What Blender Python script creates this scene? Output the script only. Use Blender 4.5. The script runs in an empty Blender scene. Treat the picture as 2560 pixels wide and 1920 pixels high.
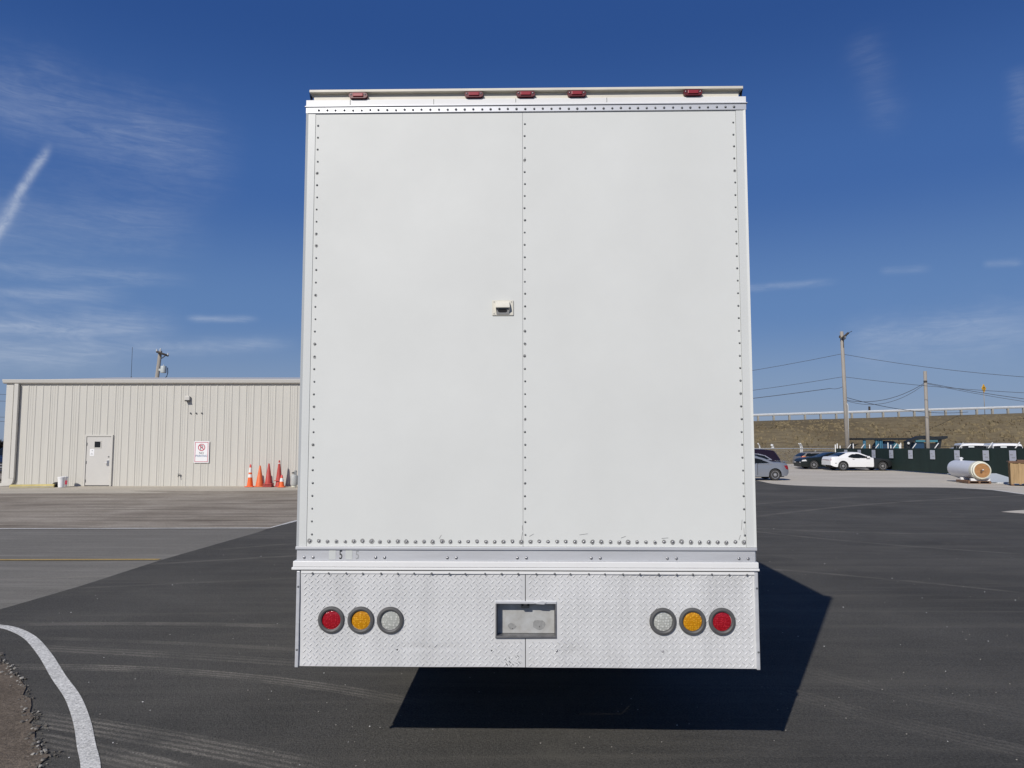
import bpy, bmesh, math, random
import numpy as np
from mathutils import Vector, Matrix
R = math.radians
scene = bpy.context.scene
col = scene.collection

# ---------------------------------------------------------------- camera
CAM_F, CAM_H, PITCH = 1850.0, 1.85, math.atan(148/1850)
cd = bpy.data.cameras.new('camera'); cam = bpy.data.objects.new('camera', cd); col.objects.link(cam)
cd.sensor_width = 36; cd.lens = CAM_F/2560*36; cd.clip_start = 0.05; cd.clip_end = 3000
cam.location = (0, 0, CAM_H); cam.rotation_euler = (math.pi/2+PITCH, 0, 0)
scene.camera = cam
# ---------------------------------------------------------------- sun and exposure
SUN_DIR = Vector((0.645, 1.27, -1.0)).normalized()
SUN_EL = math.asin(-SUN_DIR.z)
sd = bpy.data.lights.new('sun', 'SUN'); sd.energy = 3.75; sd.angle = R(0.53); sd.color = (1, 0.955, 0.89)
so = bpy.data.objects.new('sun', sd); col.objects.link(so)
so.rotation_euler = SUN_DIR.to_track_quat('-Z', 'Y').to_euler()
vs = scene.view_settings
vs.view_transform = 'Standard'; vs.look = 'None'; vs.exposure = 0; vs.gamma = 1; vs.use_curve_mapping = False
try:
    scene.cycles.max_bounces = 6; scene.cycles.transparent_max_bounces = 8
except Exception: pass

def vec_from_px(px, py):
    f = Vector((0, math.cos(PITCH), math.sin(PITCH))); u = Vector((0, -math.sin(PITCH), math.cos(PITCH)))
    return f + Vector((1, 0, 0))*((px-1280)/CAM_F) - u*((py-960)/CAM_F)
def at(px, py, Y):
    d = vec_from_px(px, py); return Vector((0, 0, CAM_H)) + d*(Y/d.y)
def grd(px, py, z=0.0):
    d = vec_from_px(px, py); return Vector((0, 0, CAM_H)) + d*((z-CAM_H)/d.z)

# ---------------------------------------------------------------- node helper
class NT:
    def __init__(s, tree): s.t = tree; s.n = tree.nodes; s.l = tree.links
    def new(s, typ, **kw):
        n = s.n.new(typ)
        for k, v in kw.items(): setattr(n, k, v)
        return n
    def put(s, sock, v):
        if isinstance(v, bpy.types.NodeSocket): s.l.new(v, sock)
        elif v is not None: sock.default_value = v
    def math(s, op, a, b=None, c=None, clamp=False):
        n = s.new('ShaderNodeMath', operation=op, use_clamp=clamp)
        s.put(n.inputs[0], a)
        if b is not None: s.put(n.inputs[1], b)
        if c is not None: s.put(n.inputs[2], c)
        return n.outputs[0]
    def vmath(s, op, a, b=None):
        n = s.new('ShaderNodeVectorMath', operation=op); s.put(n.inputs[0], a)
        if b is not None: s.put(n.inputs[1], b)
        return n.outputs['Value'] if op in ('LENGTH', 'DISTANCE', 'DOT_PRODUCT') else n.outputs[0]
    def mix(s, f, a, b, mode='MIX'):
        n = s.new('ShaderNodeMix', data_type='RGBA', blend_type=mode)
        s.put(n.inputs[0], f); s.put(n.inputs[6], c4(a)); s.put(n.inputs[7], c4(b)); return n.outputs[2]
    def noise(s, vec, scale, detail=3, rough=0.55, dist=0.0):
        n = s.new('ShaderNodeTexNoise'); s.put(n.inputs['Vector'], vec)
        n.inputs['Scale'].default_value = scale; n.inputs['Detail'].default_value = detail
        n.inputs['Roughness'].default_value = rough; n.inputs['Distortion'].default_value = dist
        return n.outputs['Fac']
    def mapr(s, v, a, b, c=0.0, d=1.0, smooth=False):
        n = s.new('ShaderNodeMapRange'); n.clamp = True
        if smooth: n.interpolation_type = 'SMOOTHSTEP'
        s.put(n.inputs[0], v)
        for i, x in zip((1, 2, 3, 4), (a, b, c, d)): n.inputs[i].default_value = x
        return n.outputs[0]
    def scl(s, vec, sc, rz=0.0):
        n = s.new('ShaderNodeMapping'); s.put(n.inputs['Vector'], vec)
        n.inputs['Scale'].default_value = sc; n.inputs['Rotation'].default_value = (0, 0, rz); return n.outputs[0]
def c4(c):
    if isinstance(c, bpy.types.NodeSocket) or c is None: return c
    return tuple(c) if len(c) == 4 else (c[0], c[1], c[2], 1)

# ---------------------------------------------------------------- world: Nishita sky with cirrus by direction
w = bpy.data.worlds.new('World'); scene.world = w; w.use_nodes = True
W = NT(w.node_tree); W.n.clear()
sky = W.new('ShaderNodeTexSky', sky_type='NISHITA'); sky.sun_disc = False
sky.sun_elevation = SUN_EL; sky.sun_rotation = R(206.9); sky.altitude = 200; sky.air_density = 1.0; sky.dust_density = 0.6; sky.ozone_density = 2.0
tc = W.new('ShaderNodeTexCoord'); sx = W.new('ShaderNodeSeparateXYZ'); W.l.new(tc.outputs['Generated'], sx.inputs[0])
az = W.math('ARCTAN2', sx.outputs[0], sx.outputs[1])
el = W.math('ARCSINE', sx.outputs[2])
cb = W.new('ShaderNodeCombineXYZ'); W.put(cb.inputs[0], az); W.put(cb.inputs[1], el)
ae = cb.outputs[0]
wisp = W.noise(W.scl(ae, (4.5, 26, 1), -.12), 1.7, 8, 0.66, 1.4)
fine = W.noise(W.scl(ae, (11, 60, 1), -0.2), 2.0, 7, 0.65, 1.6)
puff = W.noise(ae, 55.0, 5, .6, .8)
wob = W.noise(ae, 22.0, 3)
def dirpx(px, py):
    d = vec_from_px(px, py).normalized(); return math.atan2(d.x, d.y), math.asin(d.z)
cloud = None
STREAKS = [((-150, 190), (640, 415), 52, .15), ((130, 352), (20, 530), 5.5, .55), ((70, 455), (-120, 760), 8, .51),
    ((-200, 575), (560, 540), 55, .10), ((-200, 655), (520, 700), 12, .16), ((-200, 742), (360, 732), 12, .22),
    ((-200, 820), (480, 808), 24, .30), ((455, 796), (660, 798), 5, .26), ((260, 872), (760, 858), 11, .22),
    ((-200, 890), (360, 888), 22, .24), ((1800, 724), (2110, 703), 5, .26), ((2080, 865), (2700, 800), 34, .20),
    ((2140, 60), (2240, 360), 24, .05), ((2450, 661), (2570, 655), 5, .17), ((2190, 680), (2340, 668), 6, .10), ((2540, 150), (2570, 400), 14, .09)]
trail = None
for (p, q, wd, st) in STREAKS:
    a0, e0 = dirpx(*p); a1, e1 = dirpx(*q); L = math.hypot(a1-a0, e1-e0); ca, sa = (a1-a0)/L, (e1-e0)/L
    da = W.math('SUBTRACT', az, a0); de = W.math('SUBTRACT', el, e0)
    s_ = W.math('DIVIDE', W.math('ADD', W.math('MULTIPLY', da, ca), W.math('MULTIPLY', de, sa)), L)
    t_ = W.math('SUBTRACT', W.math('MULTIPLY', de, ca), W.math('MULTIPLY', da, sa))
    t_ = W.math('ADD', t_, W.math('MULTIPLY', W.math('SUBTRACT', wob, 0.5), wd/CAM_F*1.9))
    g = W.math('POWER', 2.718, W.math('MULTIPLY', W.math('MULTIPLY', t_, t_), -1/(2*(wd/CAM_F)**2)))
    end = W.math('MULTIPLY', W.mapr(s_, 0, .22, smooth=True), W.mapr(s_, 1, .7, smooth=True))
    m = W.math('MULTIPLY', W.math('MULTIPLY', g, end), st)
    if st > .5: trail = m if trail is None else W.math('MAXIMUM', trail, m)
    else: cloud = m if cloud is None else W.math('ADD', cloud, m)
tex = W.math('MULTIPLY', W.mapr(wisp, .30, .70, .28, 1.3), W.mapr(fine, .28, .68, .62, 1.25))
cloud = W.math('ADD', W.math('MULTIPLY', cloud, tex), W.math('MULTIPLY', trail, W.mapr(puff, .3, .7, .35, 1.1)), clamp=True)
hsv = W.new('ShaderNodeHueSaturation'); hsv.inputs['Saturation'].default_value = 1.12; hsv.inputs['Value'].default_value = 1.0
W.l.new(sky.outputs[0], hsv.inputs['Color'])
skyc = W.mix(1.0, hsv.outputs[0], (0.98, 0.95, 1.08), 'MULTIPLY')
STR = 0.075
ramp = W.new('ShaderNodeValToRGB'); ramp.color_ramp.interpolation = 'EASE'
stops = [(0.0, (.245, .335, .50)), (.07, (.205, .31, .515)), (.17, (.118, .235, .495)), (.33, (.051, .142, .415)), (.53, (.024, .085, .305)), (.85, (.018, .062, .23))]
while len(ramp.color_ramp.elements) < len(stops): ramp.color_ramp.elements.new(.5)
for e_, (p_, c_) in zip(ramp.color_ramp.elements, stops): e_.position = p_; e_.color = (*c_, 1)
W.put(ramp.inputs[0], el)
clear = W.vmath('SCALE', ramp.outputs[0]); clear.node.inputs['Scale'].default_value = .88/STR
skyc = W.mix(.85, skyc, clear)
mixed = W.mix(cloud, skyc, (.60/STR, .66/STR, .76/STR))
bg = W.new('ShaderNodeBackground'); W.put(bg.inputs[0], mixed); bg.inputs[1].default_value = STR
ow = W.new('ShaderNodeOutputWorld'); W.l.new(bg.outputs[0], ow.inputs[0])

# ---------------------------------------------------------------- materials
def material(name, color, rough=0.6, metal=0.0, vary=0.0, vscale=2.0, bump=0.0, bscale=30.0, spec=0.5, stretch=(1, 1, 1), color2=None, coat=0.0):
    m = bpy.data.materials.new(name); m.use_nodes = True; T = NT(m.node_tree); b = T.n['Principled BSDF']
    b.inputs['Roughness'].default_value = rough; b.inputs['Metallic'].default_value = metal
    b.inputs['Specular IOR Level'].default_value = spec; b.inputs['Coat Weight'].default_value = coat
    b.inputs['Base Color'].default_value = c4(color)
    o = T.new('ShaderNodeTexCoord').outputs['Object']
    if vary > 0:
        v = T.scl(o, stretch)
        f = T.noise(v, vscale, 5, 0.6)
        c2 = color2 or tuple(max(0, x*(1-vary)) for x in color[:3])
        T.put(b.inputs['Base Color'], T.mix(T.mapr(f, .3, .7), color, c2))
        T.put(b.inputs['Roughness'], T.mapr(f, .3, .7, rough*0.92, min(1, rough*1.1)))
    if bump > 0:
        bn = T.new('ShaderNodeBump'); bn.inputs['Strength'].default_value = bump; bn.inputs['Distance'].default_value = 0.01
        T.put(bn.inputs['Height'], T.noise(o, bscale, 4, 0.6)); T.l.new(bn.outputs[0], b.inputs['Normal'])
    return m
M = {}
def mk(name, *a, **k): M[name] = material(name, *a, **k); return M[name]
mk('white_panel', (.708, .720, .692), .5, 0, .08, 1.3, .05, 2.2, spec=.35)
mk('white_paint', (.80, .80, .79), .4, 0, .06, 3)
mk('cream_paint', (.74, .70, .60), .5, 0, .16, 4, stretch=(1, 1, 4))
mk('aluminium', (.70, .71, .73), .42, .35, .2, 3, .05, 8, stretch=(.6, 1, 6))
mk('tread_metal', (.755, .757, .752), .40, .16, .2, 2.2, stretch=(2.6, 1, .5))
mk('rivet_steel', (.34, .34, .35), .3, .8)
mk('rivet_grey', (.16, .165, .17), .4, .5)
mk('worn_spot', (.37, .37, .36), .6, .2, .35, 60)
mk('dark_gap', (.02, .02, .021), .7)
mk('rubber', (.105, .105, .105), .55, 0, .3, 25)
mk('tyre_rubber', (.03, .03, .03), .75)
mk('under_dark', (.02, .02, .022), .8)
mk('plate_back', (.60, .61, .60), .45, .3, .35, 14, .1, 20, color2=(.42, .41, .38))
mk('plate_frame', (.22, .22, .225), .45, .5, .4, 30)
mk('camera_cream', (.72, .69, .60), .45, 0, .1, 20)
mk('black_ink', (.02, .02, .02), .6)
mk('grey_ink', (.36, .37, .37), .6)
mk('faded_patch', (.60, .62, .60), .5, 0, .1, 20)
mk('red_ink', (.5, .05, .09), .5)
mk('blue_ink', (.06, .14, .3), .5)
mk('sign_white', (.82, .82, .82), .45)
mk('beige_siding', (.585, .567, .512), .5, 0, .10, 1.3, stretch=(4, 1, .22))
mk('beige_trim', (.59, .572, .525), .45, 0, .05, 1.0)
mk('beige_door', (.58, .565, .53), .45, 0, .05, 2)
mk('window_glass', (.012, .014, .015), .08)
mk('chrome', (.7, .7, .7), .2, 1)
mk('cone_orange', (.85, .14, .025), .5, 0, .1, 8)
mk('cone_faded', (.78, .17, .05), .55, 0, .2, 6)
mk('cone_red', (.52, .068, .055), .55, 0, .25, 7)
mk('cone_pink', (.72, .075, .08), .5)
mk('cone_band', (.78, .78, .76), .4)
mk('tank_grey', (.47, .48, .46), .45, 0, .12, 6)
mk('wood_pole', (.36, .33, .29), .85, 0, .3, 3, .3, 20, stretch=(4, 4, .3))
mk('dark_wood', (.05, .042, .035), .8)
mk('transformer_grey', (.50, .54, .53), .45)
mk('wire', (.05, .05, .055), .7)
mk('galvanised', (.62, .64, .65), .5, .05, .12, 3)
mk('galv_post', (.36, .34, .29), .7, 0, .2, 3)
mk('white_metal', (.72, .72, .70), .5)
mk('fence_screen', (.010, .028, .023), .8, 0, .25, .8, stretch=(1, 1, .3))
mk('yellow_sign', (.78, .42, .01), .45)
mk('yellow_paint', (.66, .55, .22), .7, 0, .25, 4)
mk('concrete', (.42, .40, .37), .85, 0, .2, 6)
mk('plastic_white', (.80, .80, .80), .4)
mk('tank_white', (.74, .76, .80), .35, 0, .05, 2)
mk('tank_cream', (.75, .74, .62), .5, 0, .12, 5)
mk('plywood', (.42, .215, .085), .75, 0, .3, 5, stretch=(1, 1, 3))
mk('crate_wood', (.42, .285, .145), .8, 0, .3, 3, stretch=(5, 5, .5))
mk('pallet_wood', (.20, .115, .07), .85, 0, .3, 6)
mk('steel_blue', (.05, .17, .26), .5, 0, .2, 3)
mk('navy_blue', (.02, .055, .11), .5)
mk('teal', (.06, .2, .25), .5)
mk('machine_dark', (.014, .018, .022), .6)
mk('tail_red', (.30, .012, .02), .25)
mk('tail_orange', (.7, .2, .04), .3)
mk('lamp_clear', (.65, .66, .66), .15)
mk('car_silver', (.235, .255, .295), .3, .25, coat=.5)
mk('car_maroon', (.016, .008, .012), .25, coat=.5)
mk('car_grey', (.19, .185, .185), .5, .1, spec=.3)
mk('car_black', (.012, .016, .016), .3, spec=.35)
mk('car_white', (.80, .80, .80), .3, coat=.5)
mk('car_primer', (.018, .021, .023), .5)
mk('car_blue', (.012, .022, .06), .3, coat=.5)
mk('car_glass', (.010, .013, .015), .22, spec=.2)
mk('rim_alloy', (.42, .42, .43), .35, .5)
mk('rim_dark', (.06, .06, .065), .4, .4)
mk('silver_trim', (.55, .55, .57), .3, .6)
mk('bark', (.035, .028, .024), .9)
mk('stone_light', (.40, .38, .34), .85, 0, .4, 9)
mk('stone_dark', (.16, .145, .125), .9, 0, .5, 12)
mk('litter_white', (.7, .7, .68), .7)
mk('sheet_pale', (.62, .66, .66), .5, 0, .1, 2)

def lens_mat(name, colr, c2, sc=95):
    m = bpy.data.materials.new(name); m.use_nodes = True; T = NT(m.node_tree); b = T.n['Principled BSDF']
    o = T.new('ShaderNodeTexCoord').outputs['Object']
    v = T.new('ShaderNodeTexVoronoi'); T.put(v.inputs['Vector'], T.scl(o, (1, 0, 1))); v.inputs['Scale'].default_value = sc; v.inputs['Randomness'].default_value = .55
    T.put(b.inputs['Base Color'], T.mix(T.mapr(v.outputs['Distance'], .1, .5), c2, colr))
    b.inputs['Roughness'].default_value = .18; b.inputs['Coat Weight'].default_value = .4
    bn = T.new('ShaderNodeBump'); bn.inputs['Strength'].default_value = .7; bn.inputs['Distance'].default_value = .004; bn.invert = True
    T.put(bn.inputs['Height'], v.outputs['Distance']); T.l.new(bn.outputs[0], b.inputs['Normal']); M[name] = m
lens_mat('lens_red', (.30, .004, .012), (.50, .02, .03)); lens_mat('lens_amber', (.52, .22, .003), (.85, .45, .03)); lens_mat('lens_clear', (.40, .41, .38), (.70, .70, .66), 70)
lens_mat('lens_marker', (.22, .008, .015), (.30, .02, .03), 60)
mk('marker_housing', (.12, .010, .016), .4)
mk('marker_face', (.30, .03, .042), .3)

# ---------------------------------------------------------------- mesh helper
class MB:
    def __init__(s): s.bm = bmesh.new(); s.mats = []
    def mi(s, m):
        m = M[m] if isinstance(m, str) else m
        if m not in s.mats: s.mats.append(m)
        return s.mats.index(m)
    def faces(s, pts, fs, m, smooth=False):
        i = s.mi(m); vs_ = [s.bm.verts.new(p) for p in pts]; out = []
        for f in fs:
            try:
                x = s.bm.faces.new([vs_[k] for k in f]); x.material_index = i; x.smooth = smooth; out.append(x)
            except ValueError: pass
        return out
    def box(s, x0, x1, y0, y1, z0, z1, m, bev=0.0, mat=None):
        P = [(x, y, z) for z in (z0, z1) for y in (y0, y1) for x in (x0, x1)]
        if mat is not None: P = [mat @ Vector(p) for p in P]
        fl = s.faces(P, [(0, 2, 3, 1), (4, 5, 7, 6), (0, 1, 5, 4), (2, 6, 7, 3), (0, 4, 6, 2), (1, 3, 7, 5)], m)
        if bev > 0:
            ed = list({e for f in fl for e in f.edges}); mi = s.mi(m)
            r = bmesh.ops.bevel(s.bm, geom=ed, offset=bev, segments=2, affect='EDGES', profile=.6)
            for f in r['faces']: f.material_index = mi
        return s
    def prism(s, poly, axis, a, b, m, smooth=False):
        n = len(poly)
        def P(p, t): return (t, p[0], p[1]) if axis == 'x' else ((p[0], t, p[1]) if axis == 'y' else (p[0], p[1], t))
        pts = [P(p, a) for p in poly]+[P(p, b) for p in poly]
        fs = [tuple(range(n))[::-1], tuple(range(n, 2*n))]+[(i, (i+1) % n, n+(i+1) % n, n+i) for i in range(n)]
        fl = s.faces(pts, fs, m, smooth); bmesh.ops.recalc_face_normals(s.bm, faces=fl); return s
    def lathe(s, prof, origin, axis, m, seg=24, smooth=True, mats=None):
        """prof: (radius, height) list round an axis"""
        ax = Vector(axis).normalized(); u = ax.orthogonal().normalized(); v = ax.cross(u); o = Vector(origin)
        pts = []
        for (r, h) in prof:
            for k in range(seg):
                t = 2*math.pi*k/seg; pts.append(o+ax*h+(u*math.cos(t)+v*math.sin(t))*r)
        allf = []
        vs_ = [s.bm.verts.new(p) for p in pts]
        for j in range(len(prof)-1):
            mi = s.mi(mats[j] if mats else m)
            for k in range(seg):
                q = [vs_[j*seg+k], vs_[j*seg+(k+1) % seg], vs_[(j+1)*seg+(k+1) % seg], vs_[(j+1)*seg+k]]
                f = s.bm.faces.new(q); f.material_index = mi; f.smooth = smooth; allf.append(f)
        for j, e in ((0, -1), (len(prof)-1, 1)):
            if prof[j][0] > 1e-5:
                q = [vs_[j*seg+k] for k in range(seg)]
                f = s.bm.faces.new(q[::-1] if e < 0 else q); f.material_index = s.mi(mats[max(0, j-1)] if mats else m); allf.append(f)
        bmesh.ops.recalc_face_normals(s.bm, faces=allf); return s
    def tube(s, path, r, m, seg=6, r1=None, smooth=True):
        P = [Vector(p) for p in path]; n = len(P); rings = []
        for i, p in enumerate(P):
            d = (P[min(i+1, n-1)]-P[max(i-1, 0)]).normalized()
            ref = Vector((0, 0, 1)) if abs(d.z) < .9 else Vector((0, 1, 0))
            u = d.cross(ref).normalized(); v = u.cross(d); rr = r if r1 is None else r+(r1-r)*i/(n-1)
            rings.append([s.bm.verts.new(p+(u*math.cos(2*math.pi*k/seg)+v*math.sin(2*math.pi*k/seg))*rr) for k in range(seg)])
        mi = s.mi(m); fl = []
        for i in range(n-1):
            for k in range(seg):
                f = s.bm.faces.new([rings[i][k], rings[i][(k+1) % seg], rings[i+1][(k+1) % seg], rings[i+1][k]]); f.material_index = mi; f.smooth = smooth; fl.append(f)
        for rg in (rings[0], rings[-1]):
            f = s.bm.faces.new(rg); f.material_index = mi; fl.append(f)
        bmesh.ops.recalc_face_normals(s.bm, faces=fl); return s
    def dome(s, x, y, z, r, h, m, seg=8):
        """rivet head on a face looking towards -y"""
        return s.lathe([(r, 0), (r*.9, h*.45), (r*.55, h*.85), (r*.12, h)], (x, y, z), (0, -1, 0), m, seg)
    def stone(s, x, y, z, r, m, rnd):
        pts = [Vector((math.cos(a)*math.cos(b), math.sin(a)*math.cos(b), math.sin(b)*.7))*r*rnd.uniform(.75, 1.25) for b in (-.9, .15, .9) for a in [k*2*math.pi/5+b for k in range(5)]]
        pts = [p+Vector((x, y, z+r*.35)) for p in pts]
        fs = [(j*5+k, j*5+(k+1) % 5, (j+1)*5+(k+1) % 5, (j+1)*5+k) for j in range(2) for k in range(5)]+[(10, 11, 12, 13, 14)]
        s.faces(pts, fs, m); return s
    def build(s, name, parent=None, loc=None, rot=None):
        for e in s.bm.edges:
            if len(e.link_faces) == 2 and e.calc_face_angle(0) > .62: e.smooth = False
        me = bpy.data.meshes.new(name); s.bm.to_mesh(me); s.bm.free()
        for m in s.mats: me.materials.append(m)
        o = bpy.data.objects.new(name, me); col.objects.link(o)
        if parent: o.parent = parent
        if loc is not None: o.location = loc
        if rot is not None: o.rotation_euler = rot
        return o
def tag(o, label=None, cat=None, group=None, kind=None):
    if label: o['label'] = label
    if cat: o['category'] = cat
    if group: o['group'] = group
    if kind: o['kind'] = kind
    return o
def empty(name, loc, label, cat, rz=0.0, group=None):
    o = bpy.data.objects.new(name, None); col.objects.link(o); o.location = loc; o.rotation_euler = (0, 0, rz)
    o.empty_display_size = .2; return tag(o, label, cat, group)
def text_mesh(mb, txt, size, m, place, sx_=1.0):
    """flat letters standing on the x-z plane, looking towards -y; place = (x centre, y, z baseline)"""
    cu = bpy.data.curves.new('lettering', 'FONT'); cu.body = txt; cu.size = size; cu.align_x = 'CENTER'; cu.extrude = .0006
    to = bpy.data.objects.new('lettering', cu); col.objects.link(to)
    bpy.context.view_layer.update()
    me = bpy.data.meshes.new_from_object(to.evaluated_get(bpy.context.evaluated_depsgraph_get()))
    i = mb.mi(m); vv = [mb.bm.verts.new((place[0]+v.co.x*sx_, place[1]-v.co.z, place[2]+v.co.y)) for v in me.vertices]
    for p in me.polygons:
        try:
            f = mb.bm.faces.new([vv[k] for k in p.vertices]); f.material_index = i
        except ValueError: pass
    bpy.data.objects.remove(to); bpy.data.curves.remove(cu); bpy.data.meshes.remove(me)
# ---------------------------------------------------------------- ground
def lot_z(x, y): return -0.15*min(1, max(0, (y-30.5)/10))
def ground_mat(name, c1, c2, speck=.35, bump=.5, streak=0.0, streak_c=(.2, .19, .17), rings=(), rot=0.0, fine=160.0, rough=.9, patch=.35, dust=None, dust_amt=0.0):
    m = bpy.data.materials.new(name); m.use_nodes = True; T = NT(m.node_tree); b = T.n['Principled BSDF']
    o = T.new('ShaderNodeTexCoord').outputs['Object']
    big = T.noise(o, patch, 5, .62, .4); base = T.mix(T.mapr(big, .3, .7), c1, c2)
    fn = T.noise(o, fine*.42, 4, .85); md = T.noise(o, 22.0, 5, .75)
    k = T.math('MULTIPLY', T.mapr(fn, .32, .68, 1-speck, 1+speck), T.mapr(md, .3, .7, .84, 1.16))
    cmb = T.new('ShaderNodeCombineXYZ')
    for i in range(3): T.put(cmb.inputs[i], k)
    base = T.mix(1.0, base, cmb.outputs[0], 'MULTIPLY')
    if streak > 0:
        s1 = T.noise(T.scl(o, (.10, 1.6, 1), rot), 1.4, 6, .65, 1.0)
        s2 = T.noise(T.scl(o, (.35, 4.0, 1), rot+.5), 1.2, 5, .7, .6)
        f = T.math('ADD', T.mapr(s1, .48, .70, 0, 1), T.mapr(s2, .54, .76, 0, .8))
        base = T.mix(T.math('MULTIPLY', f, streak, clamp=True), base, streak_c)
    if dust is not None:
        dn = T.noise(o, .9, 6, .7, 1.5)
        base = T.mix(T.math('MULTIPLY', T.mapr(dn, .55, .8), dust_amt, clamp=True), base, dust)
    if rings:
        sp = T.new('ShaderNodeSeparateXYZ'); T.put(sp.inputs[0], o)
        flat = T.new('ShaderNodeCombineXYZ'); T.put(flat.inputs[0], sp.outputs[0]); T.put(flat.inputs[1], sp.outputs[1])
        br = T.mapr(T.noise(o, 1.6, 5, .65), .34, .60, .15, 1.0); grit = T.mapr(T.noise(o, 75, 3, .75), .36, .64, .05, 1.35)
        tot = None
        for (cx, cy, rr, wd, st, ribs, mx, my, ext) in rings:
            d = T.math('SUBTRACT', T.vmath('DISTANCE', flat.outputs[0], (cx, cy, 0)), rr)
            wgl = T.math('MULTIPLY', T.math('SUBTRACT', md, .5), wd*.25); d = T.math('ADD', d, wgl)
            e = T.mapr(T.math('ABSOLUTE', d), wd*.5, wd*.34, 0, 1, True)
            if ribs:
                s = T.math('SINE', T.math('MULTIPLY', d, 2*math.pi*ribs/wd)); e = T.math('MULTIPLY', e, T.mapr(s, -.7, .6, .18, 1))
            e = T.math('MULTIPLY', e, T.mapr(T.vmath('DISTANCE', flat.outputs[0], (mx, my, 0)), ext*1.25, ext*.8, 0, st, True)); tot = e if tot is None else T.math('MAXIMUM', tot, e)
        tot = T.math('MULTIPLY', T.math('MULTIPLY', tot, br), grit, clamp=True)
        base = T.mix(tot, base, (.31, .285, .24))
    T.put(b.inputs['Base Color'], base); b.inputs['Roughness'].default_value = rough; b.inputs['Specular IOR Level'].default_value = .25
    bn = T.new('ShaderNodeBump'); bn.inputs['Strength'].default_value = bump; bn.inputs['Distance'].default_value = .012
    T.put(bn.inputs['Height'], T.math('ADD', T.noise(o, fine*.6, 3, .75), T.math('MULTIPLY', md, .6))); T.l.new(bn.outputs[0], b.inputs['Normal'])
    M[name] = m; return m
def circ3(a, b, c):
    ax, ay = a; bx, by = b; cx, cy = c; d = 2*(ax*(by-cy)+bx*(cy-ay)+cx*(ay-by))
    ux = ((ax*ax+ay*ay)*(by-cy)+(bx*bx+by*by)*(cy-ay)+(cx*cx+cy*cy)*(ay-by))/d
    uy = ((ax*ax+ay*ay)*(cx-bx)+(bx*bx+by*by)*(ax-cx)+(cx*cx+cy*cy)*(bx-ax))/d
    return ux, uy, math.hypot(ax-ux, ay-uy)
TR = [((-4.94, 7.75), (-3.61, 7.78), (-2.18, 7.66), .16, .42, 0), ((-4.24, 6.86), (-3.07, 6.66), (-1.82, 6.41), .22, .5, 3), ((-4.3, 7.2), (-3.0, 7.02), (-1.6, 6.75), .12, .3, 0),
      ((-4.08, 6.32), (-2.88, 6.22), (-0.92, 5.58), .19, .9, 4), ((-3.14, 5.13), (-2.25, 4.83), (-1.1, 4.37), .28, .85, 5), ((-2.84, 4.75), (-2.46, 4.6), (-1.9, 4.36), .24, .8, 4),
      ((5.18, 15.66), (6.54, 14.09), (8.58, 12.58), .14, .38, 0), ((6.32, 19.07), (12.25, 23.58), (16.03, 25.6), .25, .36, 0), ((3.98, 11.01), (4.81, 10.5), (6.22, 9.46), .13, .38, 0),
      ((4.4, 16.8), (6.3, 15.9), (9.5, 15.3), .2, .28, 0), ((2.11, 5.6), (2.62, 5.02), (3.3, 4.45), .3, .3, 5), ((2.4, 6.2), (3.1, 5.5), (4.0, 4.9), .3, .2, 4), ((6.0, 21.5), (8.5, 23.6), (12.5, 26.2), .2, .3, 0),
      ((-5.4, 11.6), (-3.8, 12.3), (-2.0, 13.0), .16, .34, 0), ((-5.4, 9.7), (-3.6, 10.2), (-1.6, 10.7), .14, .24, 0), ((-5.0, 13.2), (-3.6, 14.2), (-2.2, 15.1), .16, .3, 0)]
rings = [(*circ3(a, b, c), wd, st, rb, *b, max(math.dist(a, b), math.dist(b, c))) for a, b, c, wd, st, rb in TR]
ground_mat('asphalt', (.063, .0605, .054), (.108, .103, .092), .66, 1.0, .42, (.15, .14, .12), rings, .10, 150, patch=.4, dust=(.15, .14, .118), dust_amt=.5)
ground_mat('old_asphalt', (.168, .158, .136), (.205, .193, .167), .3, .4, .8, (.27, .255, .222), [(*circ3((-10, 9.2), (-7.6, 10.1), (-5.9, 10.5)), .14, .6, 0, -7.6, 10.1, 3)], -.06, 120, patch=.3)
ground_mat('gravel_dirt', (.27, .232, .18), (.42, .37, .30), .4, .6, 1.1, (.145, .117, .089), (), .03, 90, patch=.5)
ground_mat('apron_gravel', (.46, .415, .335), (.54, .49, .40), .3, .5, .35, (.30, .27, .235), (), .03, 90, patch=.7)
ground_mat('lot_concrete', (.56, .51, .425), (.64, .59, .50), .15, .3, .9, (.42, .375, .305), (), -.10, 90, patch=.22)
ground_mat('bare_dirt', (.125, .099, .073), (.18, .145, .11), .45, .9, 0, (), (), 0, 90, patch=2.2)
ground_mat('dirt_field', (.16, .13, .09), (.22, .18, .12), .3, .5, 0, (), (), 0, 40, patch=.1)
ground_mat('line_white', (.60, .59, .55), (.72, .71, .67), .5, .6, 0, (), (), 0, 110, .75, 4.0, (.22, .21, .19), .8)
ground_mat('line_yellow', (.42, .29, .10), (.52, .37, .14), .3, .4, 0, (), (), 0, 110, .75, 4.0)

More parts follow.
